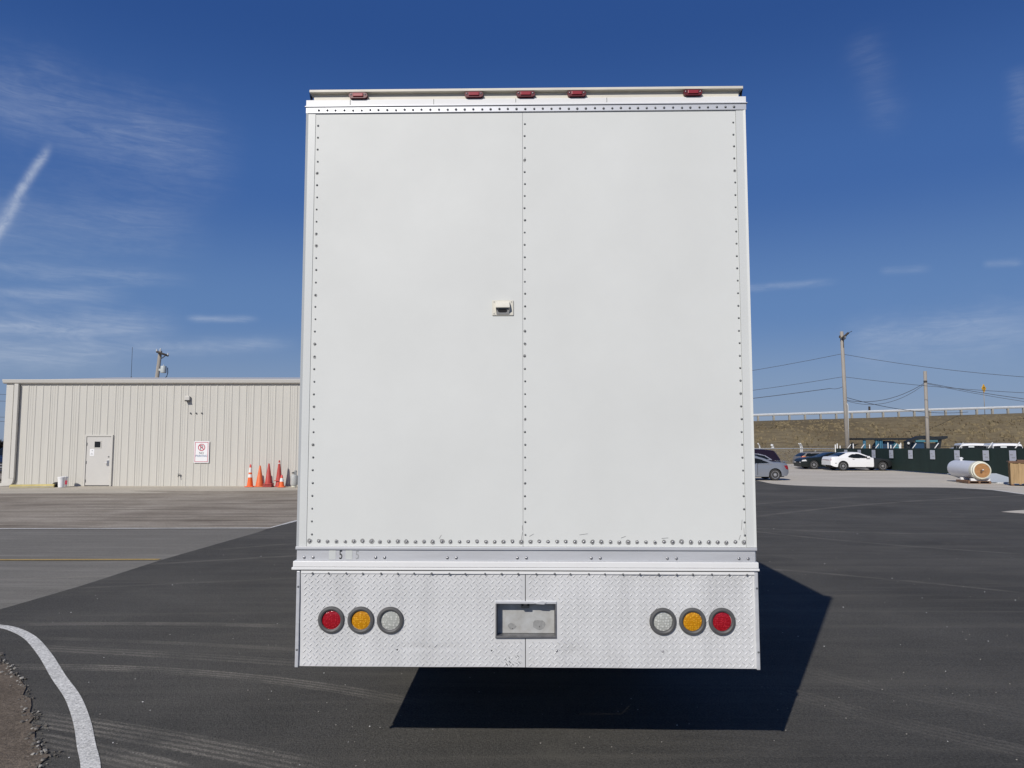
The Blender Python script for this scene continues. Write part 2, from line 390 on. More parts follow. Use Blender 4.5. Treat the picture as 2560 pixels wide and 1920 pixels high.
def sheet(name, poly, z, m):
    mb = MB(); mb.faces([(x, y, z) for x, y in poly], [tuple(range(len(poly)))], m)
    bmesh.ops.recalc_face_normals(mb.bm, faces=mb.bm.faces[:])
    bmesh.ops.triangulate(mb.bm, faces=mb.bm.faces[:])
    return tag(mb.build(name), kind='structure')
def strip(name, left, right, z, m, label=None):
    mb = MB(); n = len(left)
    pts = [(*p, z(*p) if callable(z) else z) for p in left]+[(*p, z(*p) if callable(z) else z) for p in right]
    mb.faces(pts, [(i, i+1, n+i+1, n+i) for i in range(n-1)], m)
    return tag(mb.build(name), kind='structure')
def ribbon(pts, wd):
    l, r_ = [], []
    for i, p in enumerate(pts):
        a = Vector(pts[max(0, i-1)]); b = Vector(pts[min(len(pts)-1, i+1)]); d = (b-a).normalized(); nrm = Vector((-d.y, d.x))*wd/2
        l.append(tuple(Vector(p)+nrm)); r_.append(tuple(Vector(p)-nrm))
    return l, r_
def smooth_pts(P, n=5):
    P = [Vector(p) for p in P]; out = []
    for i in range(len(P)-1):
        p0, p1, p2, p3 = P[max(0, i-1)], P[i], P[i+1], P[min(len(P)-1, i+2)]
        for k in range(n):
            t = k/n; out.append(0.5*((2*p1)+(p2-p0)*t+(2*p0-5*p1+4*p2-p3)*t*t+(3*p1-p0-3*p2+p3)*t**3))
    out.append(P[-1]); return [tuple(p) for p in out]

sheet('ground', [(-900, -60), (900, -60), (900, 1500), (-900, 1500)], -.20, 'dirt_field')
sheet('gravel_yard', [(-90, 15.9), (11.5, 15.9), (11.5, 120), (-90, 120)], -.012, 'gravel_dirt')
apron = [(-90, 27.5), (-19, 27.6), (-15, 29.2), (-11, 29.0), (-7, 29.6), (-3, 29.2), (3, 29.5), (11.4, 29.5), (11.4, 33), (-90, 33)]
sheet('building_apron', smooth_pts(apron[:8], 4)+[(11.4, 33), (-90, 33)], -.008, 'apron_gravel')
mb = MB()
for iy in range(40):
    y0, y1 = 15+iy*2.2, 15+(iy+1)*2.2
    mb.faces([(11.6, y0, lot_z(0, y0)-.012), (140, y0, lot_z(0, y0)-.012), (140, y1, lot_z(0, y1)-.012), (11.6, y1, lot_z(0, y1)-.012)], [(0, 1, 2, 3)], 'lot_concrete')
tag(mb.build('concrete_lot'), kind='structure')
sheet('old_asphalt_pavement', [(-60, 7), (-5.4, 7), (-5.3, 16.36), (-60, 16.1)], -.004, 'old_asphalt')
far_edge = smooth_pts([(-5.25, 16.35), (-5.15, 17.9), (-4.2, 21), (-1, 26), (4, 36), (8, 43), (11.2, 41.5), (12.15, 37.59), (11.95, 34.25), (12.55, 32.7), (13.96, 31.8), (15.86, 31.46), (18.2, 31.18), (19.03, 29.59), (18.56, 27.06), (18, 22)], 5)
aspoly = [(-9, 7.2), (-6.2, 7.95), (-5.72, 8.41), (-5.61, 9.8), (-5.58, 11.94), (-5.25, 16.24)]+far_edge+[(17.5, 15), (17, 0), (16, -12), (-9, -12)]
sheet('asphalt_pavement', aspoly, 0.0, 'asphalt')
curve = [(-6.2, 8.0), (-5.6, 7.84), (-5.23, 7.73), (-4.96, 7.6), (-4.56, 7.26), (-4.05, 6.68), (-3.56, 6.07), (-3.17, 5.6), (-2.83, 5.13), (-2.57, 4.73), (-2.35, 4.39), (-2.1, 3.9), (-1.9, 3.3)]
mid = [Vector(p) for p in smooth_pts(curve, 5)]
l, r_ = ribbon([tuple(p) for p in mid], .20); strip('painted_curve_line', mid, [(2*m_[0]-a[0], 2*m_[1]-a[1]) for a, m_ in zip(l, mid)], .004, 'line_white')
strip('painted_edge_line', *ribbon([(-40, 16.05), (-11.1, 16.24), (-5.3, 16.36), (-5.15, 17.9), (-4.2, 21), (-1, 26)], .13), .006, 'line_white')
strip('painted_yellow_line', *ribbon([(-40, 11.9), (-8.14, 11.94), (-5.62, 11.98)], .11), .006, 'line_yellow')
strip('painted_lot_line', *ribbon([(18.75, 31.0), (19.1, 29.6), (18.62, 27.06), (18.1, 22)], .16), lambda x, y: .005, 'line_white')
sheet('pale_patch', smooth_pts([(13.2, 20.2), (13.9, 20.6), (14.8, 20.9), (15.6, 20.3), (15.2, 19.4), (14.0, 19.1), (13.2, 20.2)], 4)[:-1], .004, 'lot_concrete')
dirt_e = smooth_pts([(-9, 7.05), (-6.0, 7.15), (-5.0, 6.95), (-4.38, 6.5), (-3.89, 5.97), (-3.33, 5.27), (-2.92, 4.73), (-2.7, 4.39), (-2.5, 3.6)], 6)
rnd = random.Random(3)
dirt_e = [(x+rnd.uniform(-.03, .03), y+rnd.uniform(-.03, .03)) for x, y in dirt_e]
sheet('dirt_verge', dirt_e+[(-9, 3.6)], .008, 'bare_dirt')
mb = MB()
for i in range(520):
    k = rnd.randrange(len(dirt_e)-1); t = rnd.random(); a = Vector(dirt_e[k]); b = Vector(dirt_e[k+1]); p = a.lerp(b, t)
    if p.x < -5.4 or p.y < 3.9: continue
    p = p+Vector((rnd.gauss(-.005, .028), rnd.gauss(-.01, .028)))
    mb.stone(p.x, p.y, .004, abs(rnd.gauss(0, .006))+.0035, 'stone_light' if rnd.random() < .3 else 'stone_dark', rnd)
tag(mb.build('loose_gravel'), kind='stuff')
mb = MB()
for i in range(330):
    y = 4.3+abs(rnd.gauss(0, 5.5)); x = rnd.uniform(-.72, .75)*y
    if y > 22 or x < -5.3 or (x < -2.4 and y < 6.5 and x < -9+y*.6): continue
    mb.stone(x, y, 0, rnd.uniform(.0018, .0045)+.00022*y, 'stone_light' if rnd.random() < .75 else 'litter_white', rnd)
tag(mb.build('scattered_pebbles'), kind='stuff')

# ---------------------------------------------------------------- embankment and guardrail
def crest(x): return 4.67+.0307*(x-29)
ground_mat('dry_grass_slope', (.125, .099, .059), (.21, .17, .102), .2, .6, .6, (.085, .066, .042), (), .2, 3.0, .95, .10, (.26, .22, .13), .6)
mb = MB(); pts, fs = [], []; nx, ny = 90, 16
prof = [(72, -.2), (74, 0.0), (76, .35), (78, .85), (80, 1.4), (82, 2.1), (84, 2.9), (86, 3.7), (87.5, 4.2), (89, 4.50), (92, 4.52), (102, 4.7), (110, 1.5), (118, -.25)]
rnd = random.Random(5)
for (y, h) in prof:
    for i in range(nx+1):
        x = -45+i*2.2; hh = h*crest(x)/4.67 if h > 0 else h
        pts.append((x, y+rnd.uniform(-.2, .2), hh+(rnd.uniform(-.10, .10) if .3 < h < 4.4 else rnd.uniform(-.03, .02))))
n = nx+1
for j in range(len(prof)-1):
    for i in range(nx): fs.append((j*n+i, j*n+i+1, (j+1)*n+i+1, (j+1)*n+i))
mb.faces(pts, fs, 'dry_grass_slope', True); tag(mb.build('grass_embankment'), kind='structure')
mk('grass_tan', (.215, .172, .10), .95); mk('grass_brown', (.155, .12, .073), .95); mk('grass_olive', (.165, .135, .08), .95)
mb = MB(); ys = [p[0] for p in prof]; hs = [p[1] for p in prof]
for i in range(2800):
    x = rnd.uniform(18, 66); y = rnd.uniform(74, 88.2); h = float(np.interp(y, ys, hs))*crest(x)/4.67
    band = math.sin(x*.5+y*.9)+math.sin(x*.23-y*.6+1)+.6*math.sin(x*1.3+y*.2); mt = 'grass_tan' if band+rnd.gauss(0, .6)+(y-82)*.22 > .6 else ('grass_olive' if rnd.random() < .4 else 'grass_brown')
    for k in range(2):
        a = rnd.uniform(0, 6.28); wd = rnd.uniform(.08, .26); hg = rnd.uniform(.05, .2)*(1.3 if mt == 'grass_tan' else 1)*(.5 if y > 86 else 1); dx, dy = math.cos(a)*wd, math.sin(a)*wd
        mb.faces([(x-dx, y-dy, h-.08), (x+dx, y+dy, h-.08), (x+dx*.5+rnd.uniform(-.1, .1), y+dy*.4, h+hg), (x-dx*.6, y-dy*.4, h+hg*.7)], [(0, 1, 2, 3)], mt)
tag(mb.build('dry_grass'), kind='stuff')
g_ = empty('guardrail', (29, 90, crest(29)), 'long galvanised steel guardrail along the top of the grass embankment', 'guardrail')
mb = MB(); sl = .0307
def gr(x): return (x-29)*sl
wv = [(.0, .0), (.06, -.05), (.12, -.08), (.155, -.03), (.19, -.08), (.25, -.05), (.31, .0)]
x0, x1 = -55.0, 55.0
for i in range(len(wv)-1):
    (za, ya), (zb, yb) = wv[i], wv[i+1]
    mb.faces([(x0, ya-.15, x0*sl+za+.40), (x1, ya-.15, x1*sl+za+.40), (x1, yb-.15, x1*sl+zb+.40), (x0, yb-.15, x0*sl+zb+.40)], [(0, 1, 2, 3)], 'galvanised', True)
mb.build('rail_beam', g_)
pm = MB().box(-.1, .1, -.17, .08, -.3, .70, 'galv_post'); first = None
for i in range(38):
    x = -20+i*1.9
    if first is None: first = pm.build('rail_post', g_, (x, 0, x*sl)); continue
    c = first.copy(); col.objects.link(c); c.parent = g_; c.location = (x, 0, x*sl)

# ---------------------------------------------------------------- left: metal building
WY = 32.4
def wp(px, py, Y=WY): return at(px, py, Y)
bl = empty('metal_building', (-8, WY, 0), 'long beige ribbed metal building with a steel door on the left', 'building')
BX = -8.0
def bx_(px, py=1150): return wp(px, py).x-BX
xl, xr = wp(14, 1150).x-BX, 14.0
xl = -22.15-BX; top = 4.60
mb = MB(); prof_ = [(xl, 0)]; x = xl+.62; k = 0
while x < xr-.3:
    prof_ += [(x-.034, 0), (x-.013, -.018), (x+.013, -.018), (x+.034, 0)]
    if k % 3 == 1:
        for q in (.10, .20): prof_ += [(x+q-.015, 0), (x+q-.006, -.007), (x+q+.006, -.007), (x+q+.015, 0)]
    x += .3185; k += 1
prof_.append((xr, 0)); n = len(prof_)
mb.faces([(a, b, -.02) for a, b in prof_]+[(a, b, top) for a, b in prof_], [(i, i+1, n+i+1, n+i) for i in range(n-1)], 'beige_siding')
mb.faces([(xl, 0, -.02), (xl, 18, -.02), (xl, 18, top), (xl, 9, top+.9), (xl, 0, top), (xr, 0, -.02), (xr, 18, -.02), (xr, 18, top), (xr, 9, top+.9), (xr, 0, top)], [(0, 1, 2, 3, 4), (5, 9, 8, 7, 6), (1, 6, 7, 2)], 'beige_siding')
mb.build('wall', bl)
rb = MB(); rb.faces([(xl-.1, -.10, top+.0), (xr, -.10, top+.0), (xr, 9, top+.93), (xl-.1, 9, top+.93), (xr, 18.2, top+.0), (xl-.1, 18.2, top+.0)], [(0, 1, 2, 3), (3, 2, 4, 5)], 'beige_trim'); rb.build('roof', bl)
mb = MB(); mb.prism([(-.002, top-.15), (-.12, top-.14), (-.16, top-.10), (-.16, top-.035), (-.185, top-.03), (-.185, top+.025), (-.16, top+.035), (-.002, top+.035)], 'x', xl-.12, xr, 'beige_trim'); gut = mb.build('gutter', bl)
mb = MB(); mb.box(xl-.012, xl+.30, -.045, -.006, -.02, top-.16, 'beige_trim'); mb.box(xl-.012, xl-.002, -.006, .28, -.02, top-.16, 'beige_trim'); mb.build('corner_trim', bl)
ds = MB(); dx0 = bx_(33)-.02
ds.box(dx0, dx0+.18, -.16, -.048, .34, top-.16, 'beige_trim', .012)
ds.prism([(dx0, .335), (dx0+.18, .335), (dx0+.13, .12), (dx0+.0, .02), (dx0-.75, -.02+.0), (dx0-.75, .10), (dx0-.08, .15)], 'y', -.16, -.05, 'beige_trim'); ds.build('downspout', bl)
# door
a = wp(216, 1090); b_ = wp(277, 1213); dxa, dxb, dz1 = a.x-BX, b_.x-BX+.02, a.z
fr = MB(); fr.box(dxa-.02, dxa+.05, -.075, -.002, 0, dz1+.05, 'beige_trim'); fr.box(dxb-.05, dxb+.02, -.075, -.002, 0, dz1+.05, 'beige_trim'); fr.box(dxa+.05, dxb-.05, -.075, -.002, dz1-.02, dz1+.05, 'beige_trim')
fr.box(dxa+.05, dxb-.05, -.031, -.03, 0, dz1-.02, 'dark_gap'); fr.build('door_frame', bl)
dd = MB(); dd.box(dxa+.065, dxb-.06, -.046, -.032, .03, dz1-.035, 'beige_door'); door = dd.build('door', bl)
wx = dxa+.05+(dxb-dxa-.1)*.45
dw = MB(); dw.box(wx-.13, wx+.13, -.049, -.047, dz1-.50, dz1-.24, 'window_glass'); dw.build('door_window', door)
fw = MB()
for bb in ((wx-.16, wx+.17, dz1-.24, dz1-.21), (wx-.16, wx+.17, dz1-.53, dz1-.50), (wx-.16, wx-.13, dz1-.50, dz1-.24), (wx+.13, wx+.17, dz1-.50, dz1-.24)): fw.box(bb[0], bb[1], -.058, -.0465, bb[2], bb[3], 'beige_trim')
fw.build('window_frame', door)
hd = MB(); hx = dxb-.16; hd.box(hx-.05, hx+.05, -.056, -.0465, .86, 1.12, 'chrome', .006); hd.tube([(hx, -.05, 1.0), (hx, -.11, 1.0), (hx-.11, -.115, .99)], .014, 'chrome'); hd.lathe([(.03, 0), (.028, .02)], (hx+.02, -.046, 1.26), (0, -1, 0), 'rivet_grey', 12); hd.build('door_handle', door)
for z in (.22, 1.02, dz1-.35): MB().box(dxa+.05, dxa+.085, -.064, -.0465, z-.06, z+.06, 'rivet_grey').build('hinge', door)
nm = MB(); nx_ = dxa+.05+(dxb-dxa-.1)*.24; nm.box(nx_-.10, nx_+.09, -.0495, -.0465, dz1-.86, dz1-.56, 'sign_white', .002)
nm.box(nx_-.02, nx_+.03, -.0515, -.0497, dz1-.66, dz1-.62, 'grey_ink'); nm.box(nx_-.065, nx_+.05, -.0515, -.0497, dz1-.80, dz1-.775, 'grey_ink'); nm.box(nx_-.03, nx_+.01, -.0515, -.0497, dz1-.76, dz1-.73, 'grey_ink')
tag(nm.build('notice'), 'small white paper notice taped to the beige steel door', 'notice'); bpy.data.objects['notice'].location = (BX, WY, 0)
# small wall fixtures
p = wp(471, 996); mb = MB(); mb.box(-.10, .10, -.14, -.03, .0, .20, 'beige_trim', .02); mb.prism([(-.14, .02), (-.20, -.03), (-.03, -.03), (-.03, .0)], 'x', -.09, .09, 'under_dark')
tag(mb.build('wall_light', None, (p.x, WY, p.z-.1)), 'small boxy floodlight fixed high on the beige wall', 'light fixture')
p = wp(449, 1188); mb = MB(); mb.tube([(0, -.03, 0), (0, -.12, 0), (0, -.15, -.07)], .025, 'rivet_grey'); mb.lathe([(.05, 0), (.05, .02)], (0, -.10, .05), (0, 0, 1), 'rivet_steel', 10); mb.box(-.01, .01, -.11, -.09, 0, .05, 'rivet_steel')
tag(mb.build('wall_tap', None, (p.x, WY, p.z)), 'dark outdoor water tap low on the beige metal wall', 'tap')
for i, (q, side) in enumerate(((477, 'left'), (491, 'middle'), (505, 'right'))):
    p = wp(q, 1033); mb = MB(); mb.lathe([(.035, 0), (.03, .03), (.01, .045)], (0, -.026, 0), (0, -1, 0), 'rivet_grey', 8)
    tag(mb.build('wall_bracket', None, (p.x, WY, p.z)), 'tiny dark stud under the wall floodlight, %s one of three' % side, 'bracket', 'studs under the floodlight')
# no parking sign
a = wp(487, 1103); b_ = wp(523, 1157); sw, sh = b_.x-a.x, a.z-b_.z
sg = empty('parking_sign', ((a.x+b_.x)/2, WY-.05, b_.z), 'white no parking sign with red border on the beige wall', 'sign')
mb = MB(); mb.box(-sw/2, sw/2, -.006, 0, 0, sh, 'sign_white', .002); mb.box(-.02, .02, 0, .03, .1, sh-.1, 'galvanised'); mb.build('sign_panel', sg)
mb = MB(); e, t = .04, .022
for bb in ((-sw/2+e, sw/2-e, e, e+t), (-sw/2+e, sw/2-e, sh-e-t, sh-e), (-sw/2+e, -sw/2+e+t, e+t, sh-e-t), (sw/2-e-t, sw/2-e, e+t, sh-e-t)): mb.box(bb[0], bb[1], -.0085, -.0065, bb[2], bb[3], 'red_ink')
mb.build('sign_border', sg)
mb = MB(); cz = sh*.715; ro, ri = sw*.235, sw*.185
pts = [(r*math.cos(k*math.pi/20), -.0095, cz+r*math.sin(k*math.pi/20)) for r in (ro, ri) for k in range(40)]
mb.faces(pts, [(k, (k+1) % 40, 40+(k+1) % 40, 40+k) for k in range(40)], 'red_ink')
mb.box(-ri, ri, -.0105, -.0097, -.018, .018, 'red_ink', 0, Matrix.Translation((0, 0, cz)) @ Matrix.Rotation(R(45), 4, 'Y')); mb.build('prohibition_ring', sg)
for tx, sz_, mt_, zz_, ss_ in (('P', sw*.42, 'black_ink', cz-sw*.15, 1), ('NO', sw*.20, 'black_ink', sh*.405, 1), ('PARKING', sw*.195, 'blue_ink', sh*.275, .95)):
    mb = MB(); text_mesh(mb, tx, sz_, mt_, (0, -.0085, zz_), ss_); mb.build('lettering', sg)

# cones
def cone(mb, h, rb_, m, bands=(), base=.36, tip=None, bz=.0):
    pr_ = [(rb_, .03)]; mats = []
    def rad(z): return rb_+(.032-rb_)*(z-.03)/(h-.03)
    cur = .03
    for (z0, z1) in bands: pr_ += [(rad(z0*h), z0*h), (rad(z0*h)+.003, z0*h+.001), (rad(z1*h)+.003, z1*h), (rad(z1*h), z1*h+.001)]; mats += [m, m, 'cone_band', m]
    if tip: pr_ += [(rad(tip*h), tip*h)]; mats += [m]
    pr_ += [(.034, h-.015), (.022, h), (.006, h)]; mats += [('cone_pink' if tip else m)]*3
    mb.lathe(pr_, (0, 0, bz), (0, 0, 1), m, 20, True, mats)
    mb.box(-base/2, base/2, -base/2, base/2, bz, bz+.032, m, .01)
def put_cone(px, Y, label, h, rb_, m, z=0, **k):
    mb = MB(); cone(mb, h, rb_, m, **k); p = grd(px, 1108+3422/Y); p = at(px, 1215, Y)
    return tag(mb.build('traffic_cone', None, (p.x, Y, z)), label, 'traffic cone', 'traffic cones against the beige wall')
put_cone(625, 31.75, 'orange cone with two white bands, leftmost against the wall', .95, .13, 'cone_orange', bands=((.42, .56), (.64, .86)), tip=.9)
put_cone(649, 31.8, 'plain faded orange cone right of the banded cone', .90, .17, 'cone_faded', base=.36)
for i, (lb, z) in enumerate((('lowest of three nested faded red cones, only its base showing', 0), ('middle of three nested faded red cones, only its base showing', .055), ('dark red cone topping a stack of three nested cones', .11))):
    put_cone(671, 31.75, lb, .88, .15, 'cone_red', z, base=.38)
put_cone(697, 31.9, 'tall red cone underneath the tallest one in the rightmost stack', .80, .15, 'cone_red', 0, base=.36)
put_cone(697, 31.9, 'tallest dark red cone raised on another in the rightmost stack', .88, .13, 'cone_red', .24, base=.34, bands=((.84, .88),))
put_cone(704, 31.45, 'small orange cone with one white band before the tall red stack', .52, .12, 'cone_orange', base=.28, bands=((.46, .74),), tip=.8)
# gas cylinder
p = at(735, 1215, 31.5); gb = empty('gas_cylinder', (p.x, 31.5, 0), 'grey propane gas cylinder standing between the cones and the truck', 'gas cylinder')
mb = MB(); mb.lathe([(.05, .05), (.13, .07), (.155, .13), (.158, .42), (.14, .49), (.09, .53), (.04, .54)], (0, 0, 0), (0, 0, 1), 'tank_grey', 20); mb.build('tank_body', gb)
MB().lathe([(.105, 0), (.11, .02), (.11, .08), (.10, .08)], (0, 0, 0), (0, 0, 1), 'tank_cream', 20).build('foot_ring', gb)
mb = MB(); mb.lathe([(.03, .54), (.03, .60), (.05, .605), (.05, .64)], (0, 0, 0), (0, 0, 1), 'rivet_grey', 10); mb.box(-.1, -.03, -.02, .02, .575, .62, 'machine_dark'); mb.build('valve', gb)
mb = MB()
for aa in range(-4, 5):
    t0, t1 = R(20+aa*20-10), R(20+aa*20+10); r = .11
    mb.faces([(r*math.cos(t0), r*math.sin(t0), .52 if abs(aa) > 1 else .62), (r*math.cos(t1), r*math.sin(t1), .52 if abs(aa) > 1 else .62), (r*math.cos(t1), r*math.sin(t1), .70), (r*math.cos(t0), r*math.sin(t0), .70)], [(0, 1, 2, 3)], 'tank_grey', True)
mb.build('collar', gb)
# bucket(s), parking block, rubber stops
def bucket(px, Y, label, stick=False):
    p = at(px, 1215, Y); b = empty('bucket', (p.x, Y, 0), label, 'bucket', 0, 'white plastic buckets')
    MB().lathe([(.115, 0), (.135, .36), (.145, .36), (.145, .39)], (0, 0, 0), (0, 0, 1), 'plastic_white', 20).build('pail', b)
    MB().lathe([(.150, .392), (.152, .43), (.14, .435)], (0, 0, 0), (0, 0, 1), 'plastic_white', 20).build('lid', b)
    if stick: MB().box(.02, .13, -.152, -.148, .10, .27, 'red_ink', 0, Matrix.Rotation(R(25), 4, 'Z')).build('sticker', b)
bucket(153, 31.4, 'white lidded bucket nearest the door on the gravel'); bucket(160, 31.85, 'white bucket with a red sticker, half hidden behind the front bucket', True)
mb = MB(); pa, pb = at(21, 1220, 30.9), at(133, 1217, 31.5); L = (pb-pa).length
mb.prism([(-.13, 0), (.13, 0), (.10, .10), (.06, .13), (-.06, .13), (-.10, .10)], 'x', 0, L, 'yellow_paint'); mb.box(.02, L-.02, -.125, -.11, 0, .05, 'concrete')
tag(mb.build('parking_block', None, (pa.x, 31.0, 0), (0, 0, math.atan2(.55, L))), 'long pale yellow wheel stop on the gravel by the downspout', 'wheel stop')
for q, lb in ((139, 'black rubber chock at the end of the yellow wheel stop'), (148, 'black rubber chock tucked behind the white bucket')):
    p = at(q, 1216, 31.75); mb = MB(); mb.prism([(-.13, 0), (.13, 0), (.10, .16), (.02, .20), (-.07, .15)], 'y', -.1, .1, 'tyre_rubber'); tag(mb.build('rubber_chock', None, (p.x, 31.75, 0)), lb, 'chock')

# utility pole behind building, mast, trees, wires at the left edge
UY = 55.0
pt = at(401, 877, UY); pb = at(392, 948, UY); dirn = (pb-pt)/(pt.z-pb.z); base_ = pt+dirn*pt.z
up = empty('utility_pole', (base_.x, UY, 0), 'leaning wooden utility pole with crossarm and transformer behind the metal building', 'utility pole'); o_ = Vector((base_.x, UY, 0))
def rel(px, py, Y=UY): return at(px, py, Y)-o_
MB().tube([(0, 0, -.2), pt-o_], .19, 'wood_pole', 10, .13).build('pole_shaft', up)
mb = MB(); mb.tube([rel(391, 879, UY-.2), rel(421, 889.5, UY-.2)], .075, 'dark_wood', 4); mb.tube([rel(404, 896, UY-.2), rel(415, 888, UY-.2)], .035, 'dark_wood', 4); mb.tube([rel(397, 885, UY-.2), rel(403, 893, UY-.2)], .035, 'dark_wood', 4); mb.build('crossarm', up)
for q in ((392, 877), (401, 875), (420, 887)):
    c_ = rel(*q, UY-.2); MB().lathe([(.03, -.1), (.06, 0), (.045, .06), (.06, .09), (.03, .13)], c_, (0, 0, 1), 'galvanised', 8).build('insulator', up)
mb = MB(); c_ = rel(408.5, 932, UY-.3); mb.lathe([(.20, 0), (.21, .03), (.21, .46), (.195, .50), (.03, .52), (.03, .62)], c_, (0, 0, 1), 'transformer_grey', 16); mb.box(c_.x-.34, c_.x-.15, c_.y-.05, c_.y+.08, c_.z+.15, c_.z+.3, 'transformer_grey'); mb.build('transformer', up)
mb = MB(); mb.tube([rel(419, 919), rel(419.5, 932), rel(417, 941), rel(411, 945.5), rel(395, 945)], .03, 'wire', 5); mb.build('drop_cable', up)
ma = at(331, 868, 75.0); mb = MB(); mb.tube([(0, 0, 0), (0, 0, ma.z-3)], .045, 'wire', 5); mb.tube([(0, 0, ma.z-3), (0, 0, ma.z)], .02, 'wire', 5)
tag(mb.build('antenna_mast', None, (ma.x, 75, 0)), 'thin dark antenna mast rising behind the metal building roof', 'antenna')
def wire(name_label, p0, p1, sag, r=.02, cat='power line'):
    p0, p1 = Vector(p0), Vector(p1); pts = [p0.lerp(p1, t/14)-Vector((0, 0, sag*4*(t/14)*(1-t/14))) for t in range(15)]
    mb = MB(); mb.tube(pts, r, 'wire', 5); return tag(mb.build('power_line'), name_label, cat, 'overhead wires')
for (q0, q1, lb) in ((973, 975, 'uppermost thin wire left of the building corner'), (989, 992, 'second thin wire down left of the building corner'), (1029, 1032, 'third thin wire down left of the building corner'), (1039, 1043, 'lowest thin wire left of the building corner')):
    wire(lb, at(-900, q0-60, 70), at(330, q1+12, 66), .9, .016)
def tree(px, top, Y, label, seed):
    rd = random.Random(seed); p = at(px, top, Y); h = p.z; t = empty('bare_tree', (p.x, Y, 0), label, 'tree', 0, 'bare trees on the far left')
    MB().tube([(0, 0, -.2), (.1, 0, h*.3), (0, .1, h*.55)], .28, 'bark', 7, .14).build('trunk', t)
    mb = MB()
    for i in range(150):
        a = rd.uniform(0, 6.28); z0 = h*rd.uniform(.22, .62); ln = h*rd.uniform(.2, .42); el_ = rd.uniform(.25, 1.2)
        d = Vector((math.cos(a)*math.cos(el_), math.sin(a)*math.cos(el_), math.sin(el_))); s0 = Vector((0, 0, z0))
        e = s0+d*ln; e.z = min(e.z, h); m1 = s0.lerp(e, .5)+Vector((rd.uniform(-.2, .2), rd.uniform(-.2, .2), .1))
        mb.tube([s0, m1, e], .05, 'bark', 3, .012)
        for k in range(4):
            q = m1.lerp(e, rd.random()); mb.tube([q, q+Vector((rd.uniform(-1, 1), rd.uniform(-1, 1), rd.uniform(-.1, .9)))*h*.09], .02, 'bark', 3, .008)
    mb.build('crown', t)
tree(3, 1096, 120, 'dark bare tree far off beyond the building corner', 1)
tree(-18, 1090, 118, 'taller dark bare tree at the far left edge of the view', 2)
tree(20, 1098, 126, 'dark bare tree mostly hidden behind the building corner', 4)
# ---------------------------------------------------------------- the truck (x along its rear face, y away from the camera)
tk = empty('box_truck', (0, 4.18, 0), 'tall white box truck seen from behind, with diamond plate skirt and round tail lights', 'truck', -R(1.09))
rt = random.Random(11)
XL, XR = -1.205, 1.352; XC = .0745; ZB, ZT = 1.276, 3.80
# side walls, roof, floor
for nm_, x0, x1 in (('side_wall', XL, XL+.03), ('side_wall', XR-.03, XR)): MB().box(x0, x1, .012, 7.6, 1.2, 3.80, 'white_panel').build(nm_, tk)
MB().box(XL+.03, XR-.03, .05, 7.6, 3.76, 3.80, 'white_paint').build('roof', tk)
MB().box(XL+.03, XR-.03, 7.57, 7.6, 1.2, 3.76, 'white_panel').build('front_wall', tk)
MB().box(XL+.03, XR-.03, .05, 7.57, 1.2, 1.26, 'under_dark').build('floor', tk)
for x0, x1 in ((XL+.004, XL+.03), (XR-.03, XR-.004)):
    mb = MB(); mb.box(x0, x1, .05, 2.1, .63, 1.195, 'white_panel'); mb.box(x0, x1, 3.5, 7.6, .63, 1.195, 'white_panel'); mb.build('side_skirt', tk)
mb = MB()
for x in (-.40, .46): mb.box(x, x+.09, .12, 9.5, .75, 1.195, 'under_dark')
mb.box(-.31, .46, 2.6, 2.8, .45, .62, 'under_dark'); mb.build('chassis_frame', tk)
mb = MB(); mb.box(XL+.05, XR-.05, 7.9, 9.9, .7, 1.6, 'white_paint', .08); mb.box(XL+.1, XR-.1, 7.9, 9.2, 1.6, 2.6, 'white_paint', .08); mb.build('cab', tk)
def truck_wheel(x, y, wd):
    wmb = MB(); s = 1 if x > XC else -1
    wmb.lathe([(.28, -wd/2), (.45, -wd/2), (.50, -wd/2+.04), (.50, wd/2-.04), (.45, wd/2), (.28, wd/2)], (x, y, .50), (s, 0, 0), 'tyre_rubber', 28); wo = wmb.build('wheel', tk)
    MB().lathe([(.10, wd/2-.12), (.24, wd/2-.06), (.285, wd/2+.004), (.28, wd/2-.02)], (x, y, .50), (s, 0, 0), 'rim_alloy', 24).build('rim', wo)
for y in (2.8, 8.7):
    truck_wheel(XL+.2, y, .26); truck_wheel(XR-.2, y, .26)
